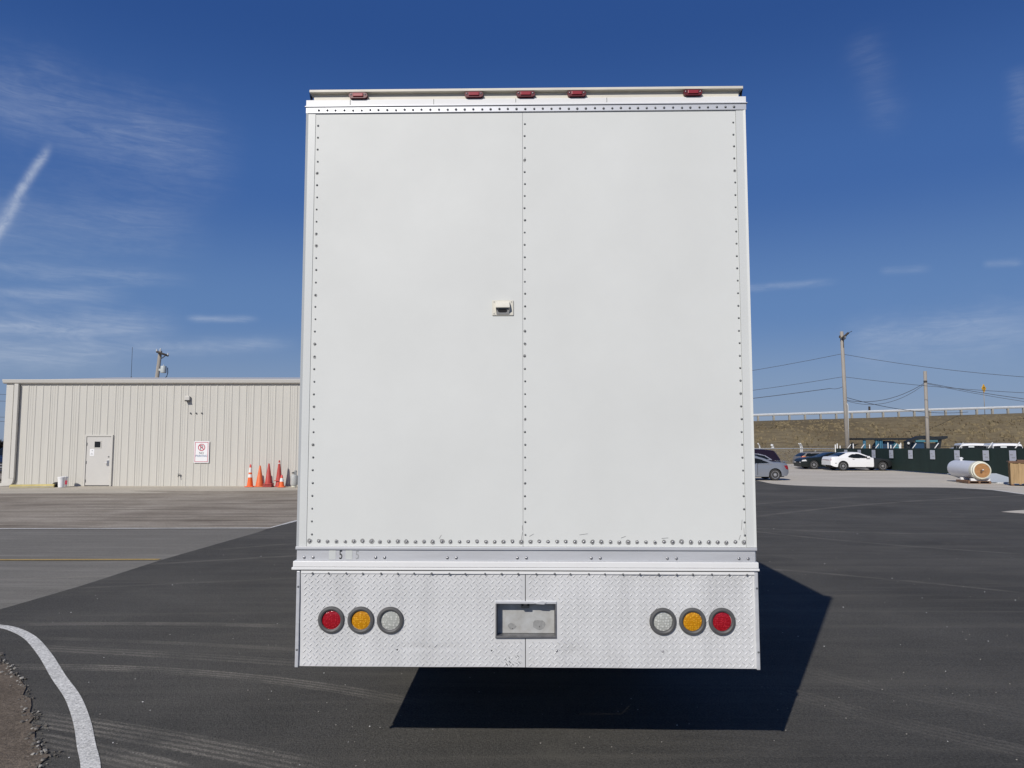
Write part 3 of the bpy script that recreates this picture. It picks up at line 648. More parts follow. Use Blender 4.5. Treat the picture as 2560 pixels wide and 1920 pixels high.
# rear panels: two white sheets and two corner posts, heads of the rivets worn
SEAM = .0615
def rivets(mb, pts, r, h, m, y=0.0):
    for (x, z) in pts: mb.dome(x+rt.uniform(-.0015, .0015), y, z+rt.uniform(-.0015, .0015), r*rt.uniform(.9, 1.08), h, m)
def worn(mb, x, z, r, y=-.0011):
    n = 11; ph = rt.uniform(0, 6); pts = [(x, y, z)]+[(x+math.cos(k*2*math.pi/n)*r*rt.uniform(.8, 1.12)+0, y, z+math.sin(k*2*math.pi/n)*r*rt.uniform(.8, 1.15)) for k in range(n)]
    mb.faces(pts, [(0, 1+k, 1+(k+1) % n) for k in range(n)], 'worn_spot')
zs = [3.704-.0716*k for k in range(34)]
zb_row = 1.303; nb = 50; bx0, bx1 = -1.132, 1.288
brow = [bx0+(bx1-bx0)*k/(nb-1) for k in range(nb)]
def rear_panel(x0, x1, cols, wornp):
    mb = MB(); mb.box(x0, x1, 0, .012, ZB, 3.776, 'white_panel')
    for cx0, cx1 in cols:
        P = [(cx0+(cx1-cx0)*k/33.0, z) for k, z in enumerate(zs)]; rivets(mb, P, .0062, .0045, 'rivet_grey')
        for (x, z) in P:
            if rt.random() < wornp: worn(mb, x+rt.uniform(-.002, .002), z+rt.uniform(-.004, .001), rt.uniform(.007, .010))
    for x in brow:
        if x0 <= x < x1:
            mb.dome(x, 0, zb_row, .0075, .006, 'rivet_steel'); worn(mb, x+rt.uniform(-.002, .002), zb_row+rt.uniform(-.003, .002), rt.uniform(.0105, .015))
    return mb
lp = rear_panel(-1.150, SEAM-.0008, [(-1.136, -1.122)], .22)
rp = rear_panel(SEAM+.0008, 1.296, [(.0735, .0735), (1.283, 1.290)], .2)
mk('white_corner', (.665, .678, .656), .35, 0, .04, 2)
mb = MB(); mb.prism([(XL, .012), (XL, -.010), (XL+.012, -.0035), (-1.1515, -.003), (-1.1515, .012)], 'z', ZB, 3.776, 'white_corner'); mb.build('corner_post', tk)
mb = MB(); mb.prism([(XR, .012), (XR, -.010), (XR-.012, -.0035), (1.2975, -.003), (1.2975, .012)], 'z', ZB, 3.776, 'white_corner'); mb.build('corner_post', tk)
MB().box(SEAM-.0008, SEAM+.0008, .006, .012, ZB, 3.776, 'rivet_grey').build('panel_seam', tk)
# scuffs near the foot of the panels
for (sx_, sz_, ln, an) in ((.055, 1.335, .05, 80), (.058, 1.38, .03, 95), (.40, 1.345, .05, 8), (.62, 1.33, .03, 20), (1.275, 1.40, .06, 85), (1.287, 1.36, .05, 92), (1.262, 1.33, .03, 70), (.0735, 3.49, .03, 80), (.11, 1.34, .03, 30), (1.32, 1.31, .03, 10), (-1.17, 1.315, .03, 92), (-.40, 1.33, .025, 60), (.85, 1.325, .04, 5)):
    c, s = math.cos(R(an)), math.sin(R(an)); t = .0011
    (lp if sx_ < SEAM else rp).faces([(sx_-c*ln/2+s*t, -.0013, sz_-s*ln/2-c*t), (sx_+c*ln/2+s*t, -.0013, sz_+s*ln/2-c*t), (sx_+c*ln/2*.7-s*t, -.0013, sz_+s*ln/2*.7+c*t), (sx_-c*ln/2-s*t, -.0013, sz_-s*ln/2+c*t)], [(0, 1, 2, 3)], 'worn_spot')
lp.build('rear_panel', tk); rp.build('rear_panel', tk)
# top: riveted rail, header band, recess, overhanging lip
mb = MB(); mb.box(XL-.003, XR+.006, -.008, .012, 3.7765, 3.812, 'aluminium', .002)
tx0, tx1 = -1.133, 1.288; rivets(mb, [(tx0+(tx1-tx0)*k/48, 3.792) for k in range(49)], .0072, .006, 'rivet_grey', -.008); mb.build('top_rail', tk)
MB().box(XL-.008, XR+.012, -.014, .010, 3.813, 3.819, 'aluminium', .002).build('rail_bead', tk)
mb = MB(); mb.box(XL-.003, XR+.006, -.006, .012, 3.820, 3.857, 'white_paint', .002)
for x in (-.46, .02, .55, -.95): mb.box(x, x+.004, -.0068, -.0055, 3.835+rt.uniform(-.01, .0), 3.856, 'worn_spot')
mb.build('header_band', tk)
MB().box(-1.165, 1.318, .004, .05, 3.857, 3.8975, 'cream_paint').build('lamp_rail', tk)
mb = MB(); mb.box(-1.186, 1.339, -.022, .06, 3.8965, 3.9125, 'cream_paint', .003)
for x in (-1.186, 1.337): mb.faces([(x, -.02, 3.897), (x, .05, 3.897), (x, .05, 3.86), (x, .004, 3.862)], [(0, 1, 2, 3)], 'dark_gap'); 
mb.build('roof_lip', tk)
ml = None
for i, x in enumerate((-.900, -.222, .080, .377, 1.050)):
    if ml is None:
        mb = MB(); pf = [(-.055, .001), (-.048, .014), (-.034, .017), (.034, .017), (.048, .014), (.055, .001), (.050, -.012), (.040, -.017), (-.040, -.017), (-.050, -.012)]
        mb.prism(pf, 'y', -.022, .003, 'marker_housing'); mb.dome(-.042, -.0225, .004, .005, .003, 'rivet_steel'); mb.dome(.042, -.0225, .004, .005, .003, 'rivet_steel'); ml = mb.build('marker_light', tk, (x, .003, 3.8785))
        q = MB(); q.box(-.030, .030, -.028, -.0225, -.009, .011, 'marker_face', .003); mc = q.build('marker_lens', ml)
    else:
        c = ml.copy(); col.objects.link(c); c.location = (x, .003, 3.8785); c.parent = tk
        for k in (mc,):
            d = k.copy(); col.objects.link(d); d.parent = c
# camera hood
ch = MB(); ch.box(-.061, .061, -.006, -.0005, -.044, .044, 'camera_cream', .004)
for (x, z) in ((-.05, .034), (.05, .034), (-.05, -.034)): ch.dome(x, -.006, z, .003, .002, 'rivet_grey')
cho = ch.build('camera_hood', tk, (-.052, 0, 2.620))
def hp(x, t): return (x, -.006-.052*math.sin(t), .030-.066*(1-math.cos(t))*.62)
mb = MB(); rowsn = 9; pts = []
for j in range(rowsn):
    t = j/(rowsn-1)*math.pi*.5
    for x in (-.040, -.038, .038, .040): pts.append((x*(1-.06*math.cos(t)), -.0062-.026*math.sin(t)**.9, .034-.036*(1-math.cos(t))))
fs = [(j*4+i, j*4+i+1, (j+1)*4+i+1, (j+1)*4+i) for j in range(rowsn-1) for i in range(3)]
mb.faces(pts, fs, 'camera_cream', True)
for i in (0, 3): mb.faces([pts[j*4+i] for j in range(rowsn)]+[(pts[i][0]*.9, -.0065, -.036)], [tuple(range(rowsn+1))], 'camera_cream')
mb.build('hood_shroud', cho)
mk('hood_grey', (.34, .34, .335), .5)  # lower hood face: dirt and the lip's shade put into its base colour
mb = MB(); mb.faces([(-.039, -.021, -.0015), (.039, -.021, -.0015), (.036, -.0085, -.038), (-.036, -.0085, -.038)], [(0, 1, 2, 3)], 'hood_grey')
st_ = [(-.017, -.009), (.017, -.009), (.024, -.006), (.027, 0), (.024, .006), (.017, .009), (-.017, .009), (-.024, .006), (-.027, 0), (-.024, -.006)]
mb.faces([(x-.002, -.0021-.0150-.342*z, -.0175+z) for x, z in st_], [tuple(range(10))], 'dark_gap'); mb.build('camera_lens', cho)
# sill rail with bolts and number stickers
MB().box(XL-.004, XR+.001, -.012, .012, 1.2585, 1.2745, 'aluminium', .002).build('drip_rail', tk)
mb = MB(); mb.box(XL+.002, XR-.008, -.003, .045, 1.196, 1.258, 'aluminium')
for x in (-.76, -.36, .03, .44, .86, 1.255, -1.161):
    for d in (0, .050): mb.dome(x+d, -.003, 1.214, .0088, .0055, 'rivet_steel', 10)
mb.build('sill_rail', tk)
for x, m in ((-1.003, 'faded_patch'), (-.910, 'faded_patch')):
    MB().box(x-.019, x+.019, -.0042, -.0034, 1.204, 1.256, m).build('blank_sticker', tk)
for x, m in ((-.956, 'black_ink'), (-.864, 'grey_ink')):
    mb = MB(); text_mesh(mb, '5', .068, m, (x, -.0045, 1.2065), .62); mb.build('number_sticker', tk)
# white ledge
mb = MB(); mb.box(XL-.016, XR+.007, -.014, .04, 1.163, 1.195, 'white_paint', .004); mb.box(XL-.022, XR+.010, -.018, .04, 1.148, 1.1615, 'white_paint', .003); mb.build('bumper_ledge', tk)
# diamond plate
def crease(x, z):
    d = .0
    d += .003*math.exp(-((z-.727)/.012)**2)*(1/(1+math.exp(-(x+.62)/.02)))*(1/(1+math.exp((x+.30)/.03)))
    d -= .006*math.exp(-((x+.43)/.02)**2-((z-.735)/.018)**2)
    d += .006*math.exp(-((x-.33)/.05)**2-((z-.70)/.04)**2)
    d += .0022*math.sin(x*5.1+z*3)+.0015*math.sin(x*11-z*7+1)+.001*math.sin(z*23+x*2)
    return d
LIGHTS = [(-1.002, .874, 'lens_red'), (-.837, .874, 'lens_amber'), (-.674, .873, 'lens_clear'), (.830, .873, 'lens_clear'), (.992, .874, 'lens_amber'), (1.154, .874, 'lens_red')]
HX0, HX1, HZ0, HZ1 = -.083, .237, .792, .966
PX0, PX1, PZ0, PZ1 = -1.178, 1.336, .622, 1.132
SEAM2 = .0735
def plate(x0, x1):
    mb = MB(); gx = sorted({x0, x1}|{round(x0+.03*k, 4) for k in range(1, int((x1-x0)/.03))}|{v for v in (HX0, HX1) if x0 < v < x1})
    gz_ = sorted({PZ0, PZ1, HZ0, HZ1}|{round(PZ0+.012*k, 4) for k in range(1, 42)})
    pts = [(x, crease(x, z)-.001, z) for z in gz_ for x in gx]; n = len(gx); fs = []
    for j in range(len(gz_)-1):
        for i in range(n-1):
            cx, cz = (gx[i]+gx[i+1])/2, (gz_[j]+gz_[j+1])/2
            if HX0 < cx < HX1 and HZ0 < cz < HZ1: continue
            fs.append((j*n+i, j*n+i+1, (j+1)*n+i+1, (j+1)*n+i))
    mb.faces(pts, fs, 'tread_metal', True)
    # hem: turned-under edges give the sheet its thickness
    for (a, b) in (((x0, PZ0), (x1, PZ0)), ((x0, PZ0), (x0, PZ1)), ((x1, PZ0), (x1, PZ1))):
        ya, yb = crease(*a)-.001, crease(*b)-.001
        if a[1] != b[1]: continue
        xs_ = gx; 
        pp = [(x, crease(x, PZ0)-.001, PZ0) for x in xs_]+[(x, crease(x, PZ0)+.004, PZ0) for x in xs_]
        mb.faces(pp, [(i, i+1, n+i+1, n+i) for i in range(n-1)], 'tread_metal')
    px, pz = .03475, .0344
    row = 0; z = PZ0+.012
    while z < PZ1-.016:
        off = 0 if row % 2 == 0 else px/2; sgn = 1 if row % 2 == 0 else -1
        k0 = int((x0-XL)/px)
        x = XL+.02+off+k0*px
        while x < x1-.012:
            bad = x < x0+.012 or (HX0-.022 < x < HX1+.022 and HZ0-.022 < z < HZ1+.022) or any((x-lx)**2+(z-lz)**2 < .0755**2 for lx, lz, _ in LIGHTS)
            if not bad:
                a = R(47 if sgn > 0 else -47)+rt.uniform(-.03, .03); c, s = math.cos(a), math.sin(a); y = crease(x, z)-.0012; L, Wd, H_ = .0128, .0033, .0040
                def q(u, v, h): return (x+c*u-s*v, y-h, z+s*u+c*v)
                mb.faces([q(-L, 0, 0), q(-L*.55, -Wd, 0), q(L*.55, -Wd, 0), q(L, 0, 0), q(L*.55, Wd, 0), q(-L*.55, Wd, 0), q(-L*.55, 0, H_), q(L*.55, 0, H_)],
                         [(0, 1, 6), (1, 2, 7, 6), (2, 3, 7), (3, 4, 7), (4, 5, 6, 7), (5, 0, 6)], 'tread_metal', False)
            x += px
        z += pz/2; row += 1
    return mb
mb = plate(PX0, SEAM2-.0015)
for (x, z) in ((-.634, .713), (-.112, .710)): mb.lathe([(.0045, 0), (.003, .001)], (x, crease(x, z)-.0015, z), (0, -1, 0), 'dark_gap', 8)
for k in range(12):
    x, z = .005+rt.uniform(-.05, .04), .66+rt.uniform(-.03, .03); mb.faces([(x, crease(x, z)-.002, z), (x+.012, crease(x, z)-.002, z-.012), (x+.014, crease(x, z)-.002, z-.010), (x+.003, crease(x, z)-.002, z+.002)], [(0, 1, 2, 3)], 'rivet_grey')
mb.build('tread_plate', tk)
mb = plate(SEAM2+.0025, PX1)
for (x, z) in ((.246, .713), (.828, .712)): mb.dome(x, crease(x, z)-.001, z, .007, .006, 'rivet_steel')
mb.build('tread_plate', tk)
MB().box(SEAM2-.004, SEAM2+.005, .006, .012, PZ0+.003, HZ0-.013, 'dark_gap').build('plate_seam', tk)
MB().box(SEAM2-.004, SEAM2+.005, .006, .012, HZ1+.014, PZ1, 'dark_gap').build('plate_seam', tk)
mb = MB(); mb.box(-1.176, 1.335, -.0090, -.0045, 1.1275, 1.1425, 'white_paint')
rivets(mb, [(-1.12+.0965*k+rt.uniform(-.008, .008), 1.1285) for k in range(26)], .0062, .0055, 'rivet_grey', -.0090); mb.build('top_strip', tk)
for s, xa in ((-1, -1.199), (1, 1.3355)):
    mb = MB(); mb.box(xa, xa+.0185, -.012, .03, .618, 1.140, 'aluminium', .003)
    for z in (1.055, .713): mb.dome(xa+.010, -.012, z, .006, .005, 'rivet_grey')
    mb.build('edge_trim', tk)
# backing behind the plate keeps the skirt closed
mb = MB()
for bb in ((XL+.03, HX0-.004, .63, 1.19), (HX1+.004, XR-.03, .63, 1.19), (HX0-.004, HX1+.004, .63, HZ0-.004), (HX0-.004, HX1+.004, HZ1+.004, 1.19)): mb.box(bb[0], bb[1], .022, .03, bb[2], bb[3], 'under_dark')
mb.build('backing_plate', tk)
# number plate recess
rc = MB(); d = .052
rc.box(HX0+.0015, HX1-.0015, d, d+.003, HZ0+.0015, HZ1-.0015, 'plate_back'); rco = rc.build('plate_recess', tk)
mb = MB()
for bb in ((HX0-.008, HX0, HZ0, HZ1, 'plate_frame'), (HX1, HX1+.008, HZ0, HZ1, 'plate_frame'), (HX0-.009, HX1+.009, HZ0-.012, HZ0, 'plate_frame'), (HX0-.009, HX1+.009, HZ1, HZ1+.013, 'aluminium')): mb.box(bb[0], bb[1], -.010, d, bb[2], bb[3], bb[4], .0015)
mb.prism([(HX1-.115, HZ1+.006), (HX1-.07, HZ1+.016), (HX1-.045, HZ1+.010), (HX1-.06, HZ1-.002), (HX1-.10, HZ1)], 'y', -.014, -.0105, 'aluminium'); mb.build('recess_frame', rco)
mb = MB(); mb.box(.052, .096, .012, .045, HZ1-.028, HZ1-.001, 'machine_dark', .003); mb.box(.064, .084, .008, .013, HZ1-.012, HZ1-.006, 'chrome'); mb.build('plate_lamp', rco)
for cx, cz, r in ((-.002, HZ0+.038, .022), (.148, HZ0+.048, .033)):
    mb = MB(); n = 14; pts = [(cx, d-.0008, cz)]+[(cx+r*rt.uniform(.8, 1.2)*math.cos(k*2*math.pi/n), d-.0008, cz+r*.85*rt.uniform(.8, 1.2)*math.sin(k*2*math.pi/n)) for k in range(n)]
    mb.faces(pts, [(0, 1+k, 1+(k+1) % n) for k in range(n)], 'worn_spot'); mb.lathe([(.003, 0), (.002, .001)], (cx+.004, d-.001, cz-.012), (0, -1, 0), 'dark_gap', 6); mb.build('rust_spot', rco)
# round lights
for (x, z, m) in LIGHTS:
    sh = .9+.2*rt.random(); name_ = {'lens_red': 'tail_light', 'lens_amber': 'turn_light', 'lens_clear': 'reverse_light'}[m]
    y0 = crease(x, z)
    mb = MB(); mb.lathe([(.0735, .001), (.0745, .006), (.071, .013), (.061, .0155), (.0535, .012), (.0525, -.008)], (x, y0, z), (0, -1, 0), 'rubber', 40)
    lo = mb.build(name_, tk)
    MB().lathe([(.0523, .001), (.0515, .003), (.040, .0058), (.020, .0072), (.002, .0075)], (x, y0, z), (0, -1, 0), m, 36).build('lens', lo)
    
# ---------------------------------------------------------------- right: screened fence, chain link, signs
FX = 28.0
def ftop(y): return 1.85-.0073*y
fe = empty('screened_fence', (FX, 45, -.15), 'long fence covered in dark green privacy screen beside the concrete lot', 'fence')
FY0, FY1 = 30.0, 64.3; fn = 60; mb = MB(); rf = random.Random(9)
pts = []
for j in range(3):
    for i in range(fn+1):
        y = FY0+(FY1-FY0)*i/fn; z = (-.0, .75, 1)[j]; zz = .05+(ftop(y)+.15-.05)*(0, .5, 1)[j]
        pts.append((rf.uniform(-.03, .03)*(1 if j == 1 else .4), y-45, zz))
n = fn+1; mb.faces(pts, [(j*n+i, j*n+i+1, (j+1)*n+i+1, (j+1)*n+i) for j in range(2) for i in range(fn)], 'fence_screen', True); mb.build('screen_panel', fe)
MB().tube([(.04, FY0-45, ftop(FY0)+.15), (.04, FY1-45, ftop(FY1)+.15)], .028, 'machine_dark', 6).build('top_rail', fe)
SIGN_PX = [2113, 2146.4, 2182, 2226, 2274, 2329, 2390, 2462, 2529]
posts = [FX/((q-1280)/CAM_F) for q in SIGN_PX]
mb = MB()
for y in (36, 38.6): posts.append(y)
for y in posts:
    MB().tube([(.09, y-45, 0), (.09, y-45, ftop(y)+.17)], .035, 'galvanised', 6).build('fence_post', fe)
    MB().tube([(.09, y-45, ftop(y)+.15), (.40, y-45+.05, ftop(y)+.15+.36)], .034, 'white_metal', 6).build('barb_arm', fe)
ep = MB(); ep.tube([(.0, FY1-45, 0), (.0, FY1-45, ftop(FY1)+.50)], .05, 'white_metal', 6); ep.build('end_post', fe)
words = ['far left sign on the green fence, half hidden above the white coupe roof', 'second pale sign on the green fence, just above the white coupe roof', 'pale sign on the green fence behind the white coupe windshield', 'pale sign on the green fence over the black front of the coupe', 'pale sign on the green fence just right of the black coupe nose', 'pale sign on the green fence below the shorter wooden pole', 'pale sign on the green fence behind the far end of the tank', 'pale sign on the green fence above the open end of the tank', 'pale sign on the green fence next to the wooden crate']
ma_ = material('sign_pale', (.50, .52, .58), .5); M['sign_pale'] = ma_
for q, y, lb in zip(SIGN_PX, posts, words):
    wsg, hsg = .56, .60; zt = ftop(y)-.10; mb = MB()
    mb.box(-.010, 0, -wsg/2, wsg/2, -hsg, 0, 'sign_pale', .003)
    for (y0, y1, z0, z1) in ((-.02, .20, -.27, -.21), (-.22, .08, -.43, -.37)): mb.box(-.0135, -.0105, y0, y1, z0, z1, 'grey_ink')
    tag(mb.build('fence_sign', None, (FX-.06, y, zt)), lb, 'sign', 'signs hung along the green fence')
# chain link behind the cars
m = bpy.data.materials.new('chain_mesh'); m.use_nodes = True; T = NT(m.node_tree); M['chain_mesh'] = m
o = T.new('ShaderNodeTexCoord').outputs['Object']; sp = T.new('ShaderNodeSeparateXYZ'); T.put(sp.inputs[0], o)
def wv_(sg): 
    u = T.math('ADD', sp.outputs[0], T.math('MULTIPLY', sp.outputs[2], sg)); return T.mapr(T.math('ABSOLUTE', T.math('SINE', T.math('MULTIPLY', u, 45.0))), .10, .16, 1, 0)
f = T.math('MAXIMUM', wv_(1), wv_(-1)); ms = T.new('ShaderNodeMixShader'); tr = T.new('ShaderNodeBsdfTransparent'); b = T.n['Principled BSDF']
b.inputs['Base Color'].default_value = (.3, .29, .27, 1); b.inputs['Roughness'].default_value = .6
T.put(ms.inputs[0], f); T.l.new(tr.outputs[0], ms.inputs[1]); T.l.new(b.outputs[0], ms.inputs[2]); T.l.new(ms.outputs[0], T.n['Material Output'].inputs[0])
cf = empty('chain_link_fence', (10, 64.3, -.15), 'bare chain link fence with angled post tops behind the parked cars', 'fence')
mb = MB(); mb.faces([(-20, 0, 0), (17.9, 0, 0), (17.9, 0, 1.53), (-20, 0, 1.62)], [(0, 1, 2, 3)], 'chain_mesh'); mb.build('mesh_panel', cf)
MB().tube([(-20, .0, 1.62), (17.9, .0, 1.53)], .035, 'galvanised', 6).build('top_rail', cf)
for x in (-9.5, -6.5, -3.5, -.5, 3, at(1899, 1120, 64.3).x-10, at(2001, 1120, 64.3).x-10, 15.1): MB().tube([(x+.06, .05, 0), (x+.04, .05, 1.6), (x, .02, 1.78), (x-.17, -.12, 1.98)], .055, 'white_metal', 6).build('fence_post', cf)
rfz = empty('rear_fence', (36, 76, -.15), 'thin bare metal fence posts seen above the green screen', 'fence')
for q in (2093, 2100, 2133, 2174, 2220, 2227, 2252, 2266):
    p = at(q, 1112, 71); MB().tube([(p.x-36, -5, 0), (p.x-36, -5, p.z+.15+rf.uniform(-.1, .25))], .05, 'white_metal', 6).build('fence_post', rfz)
MB().tube([(-9, -5, 1.7), (12, -5, 1.7)], .02, 'wire', 4).build('fence_wire', rfz)

# poles
def pole(label, p_top, p_bot, Y, r0, r1):
    a, b_ = at(*p_top, Y), at(*p_bot, Y); d = (a-b_)/(a.z-b_.z); base = b_-d*(b_.z+.15)
    e = empty('utility_pole', base, label, 'utility pole'); MB().tube([(0, 0, -.3), a-base], r0, 'wood_pole', 10, r1).build('pole_shaft', e); return e, base
e1, o1 = pole('tall wooden utility pole with a short top bracket right of the truck', (2104, 829), (2118.5, 1113), 68.0, .19, .155)
mb = MB(); mb.tube([at(2104, 846, 67.7)-o1, at(2121, 832, 67.7)-o1], .10, 'dark_wood', 5); mb.tube([at(2108, 852, 67.7)-o1, at(2116, 838, 67.7)-o1], .05, 'dark_wood', 5); mb.tube([at(2113, 836, 67.7)-o1, at(2130, 828, 67.7)-o1], .025, 'wire', 4); mb.build('crossarm', e1)
MB().lathe([(.06, -.12), (.09, 0), (.06, .12)], at(2099.5, 842, 67.7)-o1, (0, 0, 1), 'dark_wood', 8).build('insulator', e1)
MB().lathe([(.05, -.1), (.08, 0), (.05, .15)], at(2113, 845, 67.6)-o1, (0, 0, 1), 'rivet_grey', 8).build('insulator', e1)
MB().tube([at(2109, 850, 67.8)-o1, at(2109, 868, 67.8)-o1], .03, 'wire', 4).build('ground_wire', e1)
st2 = MB(); st2.tube([at(2112, 1000, 67.9)-o1, at(2119.5, 1013, 67.9)-o1, at(2121.5, 1113, 67.9)-o1], .06, 'galvanised', 6); st2.build('conduit', e1)
e2, o2 = pole('shorter bare wooden utility pole behind the green fence', (2312.5, 928), (2320, 1117), 68.0, .17, .145)
MB().lathe([(.15, 0), (.16, .1), (.15, .2)], at(2313.5, 957, 68)-o2, (0, 0, 1), 'dark_wood', 10).build('cable_clamp', e2)
wire('uppermost wire from the tall pole toward the truck', at(1200, 990, 83), at(2103, 885, 68), .9, .019)
wire('uppermost wire from the tall pole to the right edge', at(2105, 885, 68), at(3300, 950, 52), 1.1, .019)
wire('middle wire from the tall pole toward the truck', at(1200, 1022, 83), at(2107, 942, 68), .8, .019)
wire('middle wire crossing from the tall pole above the yellow sign', at(2109, 942, 68), at(3300, 985, 52), .8, .019)
wire('thick lower cable from the tall pole toward the truck', at(1200, 1046, 79), at(2076, 971, 68.3), .5, .027)
wire('thin loose end wire joining the thick cable to the tall pole', at(2076, 971, 68.3), at(2108, 966, 68), .12, .02)
wire('upper cable sagging between the two wooden poles', at(2113, 1000, 68), at(2312, 957, 68), .75, .024)
wire('lower cable sagging between the two wooden poles', at(2113, 1001, 68), at(2312, 960, 68), 1.0, .019)
wire('upper cable from the short pole to the right edge', at(2315, 957, 68), at(3300, 1035, 56), .9, .024)
wire('lower cable from the short pole to the right edge', at(2315, 959, 68), at(3300, 1055, 56), .9, .018)
wire('faint cable from the tall pole passing low behind the short pole', at(2113, 993, 68), at(2420, 1030, 90), .6, .026)
# warning sign on the bank
p = at(2462, 1020, 91.5); q = at(2462, 971, 91.5); ys_ = empty('warning_sign', (p.x, 91.5, p.z-.6), 'yellow diamond warning sign on a post behind the guardrail', 'sign'); hq = q.z-(p.z-.6)
MB().tube([(0, .05, -.4), (0, .05, hq+.3)], .045, 'wood_pole', 6).build('sign_post', ys_)
mb = MB(); rot = Matrix.Translation((0, 0, hq)) @ Matrix.Rotation(R(32), 4, 'Z') @ Matrix.Rotation(R(45), 4, 'Y'); mb.box(-.38, .38, -.02, .02, -.38, .38, 'yellow_sign', 0, rot); mb.build('sign_plate', ys_)
mb = MB(); rot2 = Matrix.Translation((0, 0, hq)) @ Matrix.Rotation(R(32), 4, 'Z'); mb.box(-.05, .05, -.03, -.022, -.25, .15, 'black_ink', 0, rot2); mb.box(-.15, .15, -.03, -.022, .05, .15, 'black_ink', 0, rot2); mb.build('sign_symbol', ys_)
p = at(2174, 1035, 93); MB_ = MB(); MB_.tube([(0, 0, -.8), (0, 0, .7)], .06, 'wood_pole', 6); MB_.box(-.11, .11, -.06, .06, .35, .95, 'dark_wood'); tag(MB_.build('marker_post', None, (p.x, 93, p.z)), 'short dark marker post behind the guardrail', 'post')
# litter on the bank
for (q, py, s, lb) in ((1930, 1095, .30, 'white plastic bag caught on the embankment grass'), (1897, 1087, .12, 'small white scrap on the embankment near the truck edge'), (2039, 1100, .14, 'pale scrap lying low on the embankment grass above the estate car')):
    Y = 79.5 if py < 1100 else 78; p = at(q, py, Y); h = float(np.interp(Y, ys, hs))*crest(p.x)/4.67; mb = MB(); rl = random.Random(q)
    for k in range(4): mb.stone(rl.uniform(-.5, .5)*s, rl.uniform(-.1, .1), h-.05+rl.uniform(0, 1.4)*s, s*.55, 'litter_white', rl)
    tag(mb.build('litter', None, (p.x, Y, 0)), lb, 'litter')

# ---------------------------------------------------------------- white tank, pallet, crate, sheet
TZ = lot_z(0, 36)
near, farp = Vector((23.05, 35.6, 0)), Vector((23.3, 38.9, 0)); near = Vector((at(2455, 1172, 35.6).x, 35.6, 0)); farp = Vector((at(2391, 1168, 38.7).x, 38.7, 0))
ax = (farp-near).normalized(); cz = TZ+.63; L_ = (farp-near).length
tn = empty('white_tank', (near.x, near.y, TZ), 'white cylindrical tank with a plywood-covered end lying on a pallet', 'tank')
o3 = Vector((0, 0, cz-TZ)); RT = .43
mb = MB(); mb.lathe([(RT, .16), (RT, L_-.05), (RT*.97, L_+.08), (RT*.85, L_+.2), (RT*.6, L_+.30), (RT*.3, L_+.35), (.01, L_+.36)], o3, ax, 'tank_white', 40); mb.build('tank_shell', tn)
MB().lathe([(RT+.012, .42), (RT+.012, .30), (RT+.005, .16), (RT-.03, .13), (RT-.04, .05), (RT-.03, 0), (RT-.085, -.02), (RT-.09, .02)], o3, ax, 'tank_cream', 40).build('end_flange', tn)
MB().lathe([(.01, -.004), (RT-.092, -.004), (RT-.092, .02)], o3, ax, 'plywood', 36).build('end_cover', tn)
mb = MB(); c_ = o3+ax*-.02; rr_ = ax.cross(Vector((0, 0, 1))); mb.box(-.05, .05, -.03, .0, -.10, .03, 'pallet_wood', 0, Matrix.Translation(c_-rr_*.05) @ Matrix.Rotation(R(20), 4, 'Z')); mb.stone(c_.x+.02, c_.y-.03, c_.z+.02, .045, 'litter_white', rf); mb.build('bung', tn)
mb = MB(); mb.lathe([(.06, RT-.03), (.06, RT+.08), (.10, RT+.085), (.10, RT+.11), (.05, RT+.15), (.01, RT+.16)], o3+ax*(L_*.78), (0, 0, 1), 'plastic_white', 16); mb.build('inlet_cap', tn)
pl_ = MB(); mpt = near+ax*.9; ra = math.atan2(ax.y, ax.x)
for k in range(7): pl_.box(-.75+k*.23, -.75+k*.23+.13, -.5, .5, .10, .125, 'pallet_wood')
for yy in (-.5, -.04, .42): pl_.box(-.75, .76, yy, yy+.08, .02, .10, 'pallet_wood')
for k in (0, 3, 6): pl_.box(-.75+k*.23, -.75+k*.23+.13, -.5, .5, 0, .02, 'pallet_wood')
tag(pl_.build('wooden_pallet', None, (mpt.x-.08, mpt.y, TZ+.0), (0, 0, ra)), 'low brown wooden pallet carrying the white tank', 'pallet')
for i, (t, lb) in enumerate(((.30, 'white block between pallet and tank, under the open end'), (1.55, 'white block between pallet and tank, toward the domed end'))):
    c_ = near+ax*t; mb = MB(); mb.prism([(-.42, 0), (.42, 0), (.42, .12), (.25, .11), (.10, .075), (-.10, .075), (-.25, .11), (-.42, .12)], 'x', -.07, .07, 'plastic_white')
    tag(mb.build('support_block', None, (c_.x, c_.y, TZ+.125), (0, 0, ra)), lb, 'block', 'blocks under the tank')
CY = 33.4; p = at(2527, 1210, CY); cz0 = lot_z(0, CY); cr = empty('wooden_crate', (p.x+.02, CY, cz0), 'tall plywood crate with vertical battens at the right edge', 'crate', -R(30))
mb = MB(); mb.box(.02, 1.30, .02, 1.2, .10, 1.02, 'crate_wood'); mb.build('side_panel', cr)
for k in range(5):
    MB().box(.0+k*.30, .0+k*.30+.09, -.012, .018, .06, 1.02, 'crate_wood', .004).build('batten', cr)
for k in range(4): MB().box(-.012, .018, .10+k*.33, .10+k*.33+.09, .06, 1.02, 'crate_wood', .004).build('batten', cr)
mb = MB(); mb.box(-.06, 1.40, -.05, 1.26, 1.022, 1.08, 'pallet_wood', .006); mb.box(.28, 1.3, .2, .9, 1.082, 1.14, 'pallet_wood', .01); mb.build('crate_lid', cr)
mb = MB()
for x in (.0, .55, 1.15): mb.box(x, x+.12, .0, 1.2, 0, .058, 'pallet_wood')
mb.build('skid', cr)
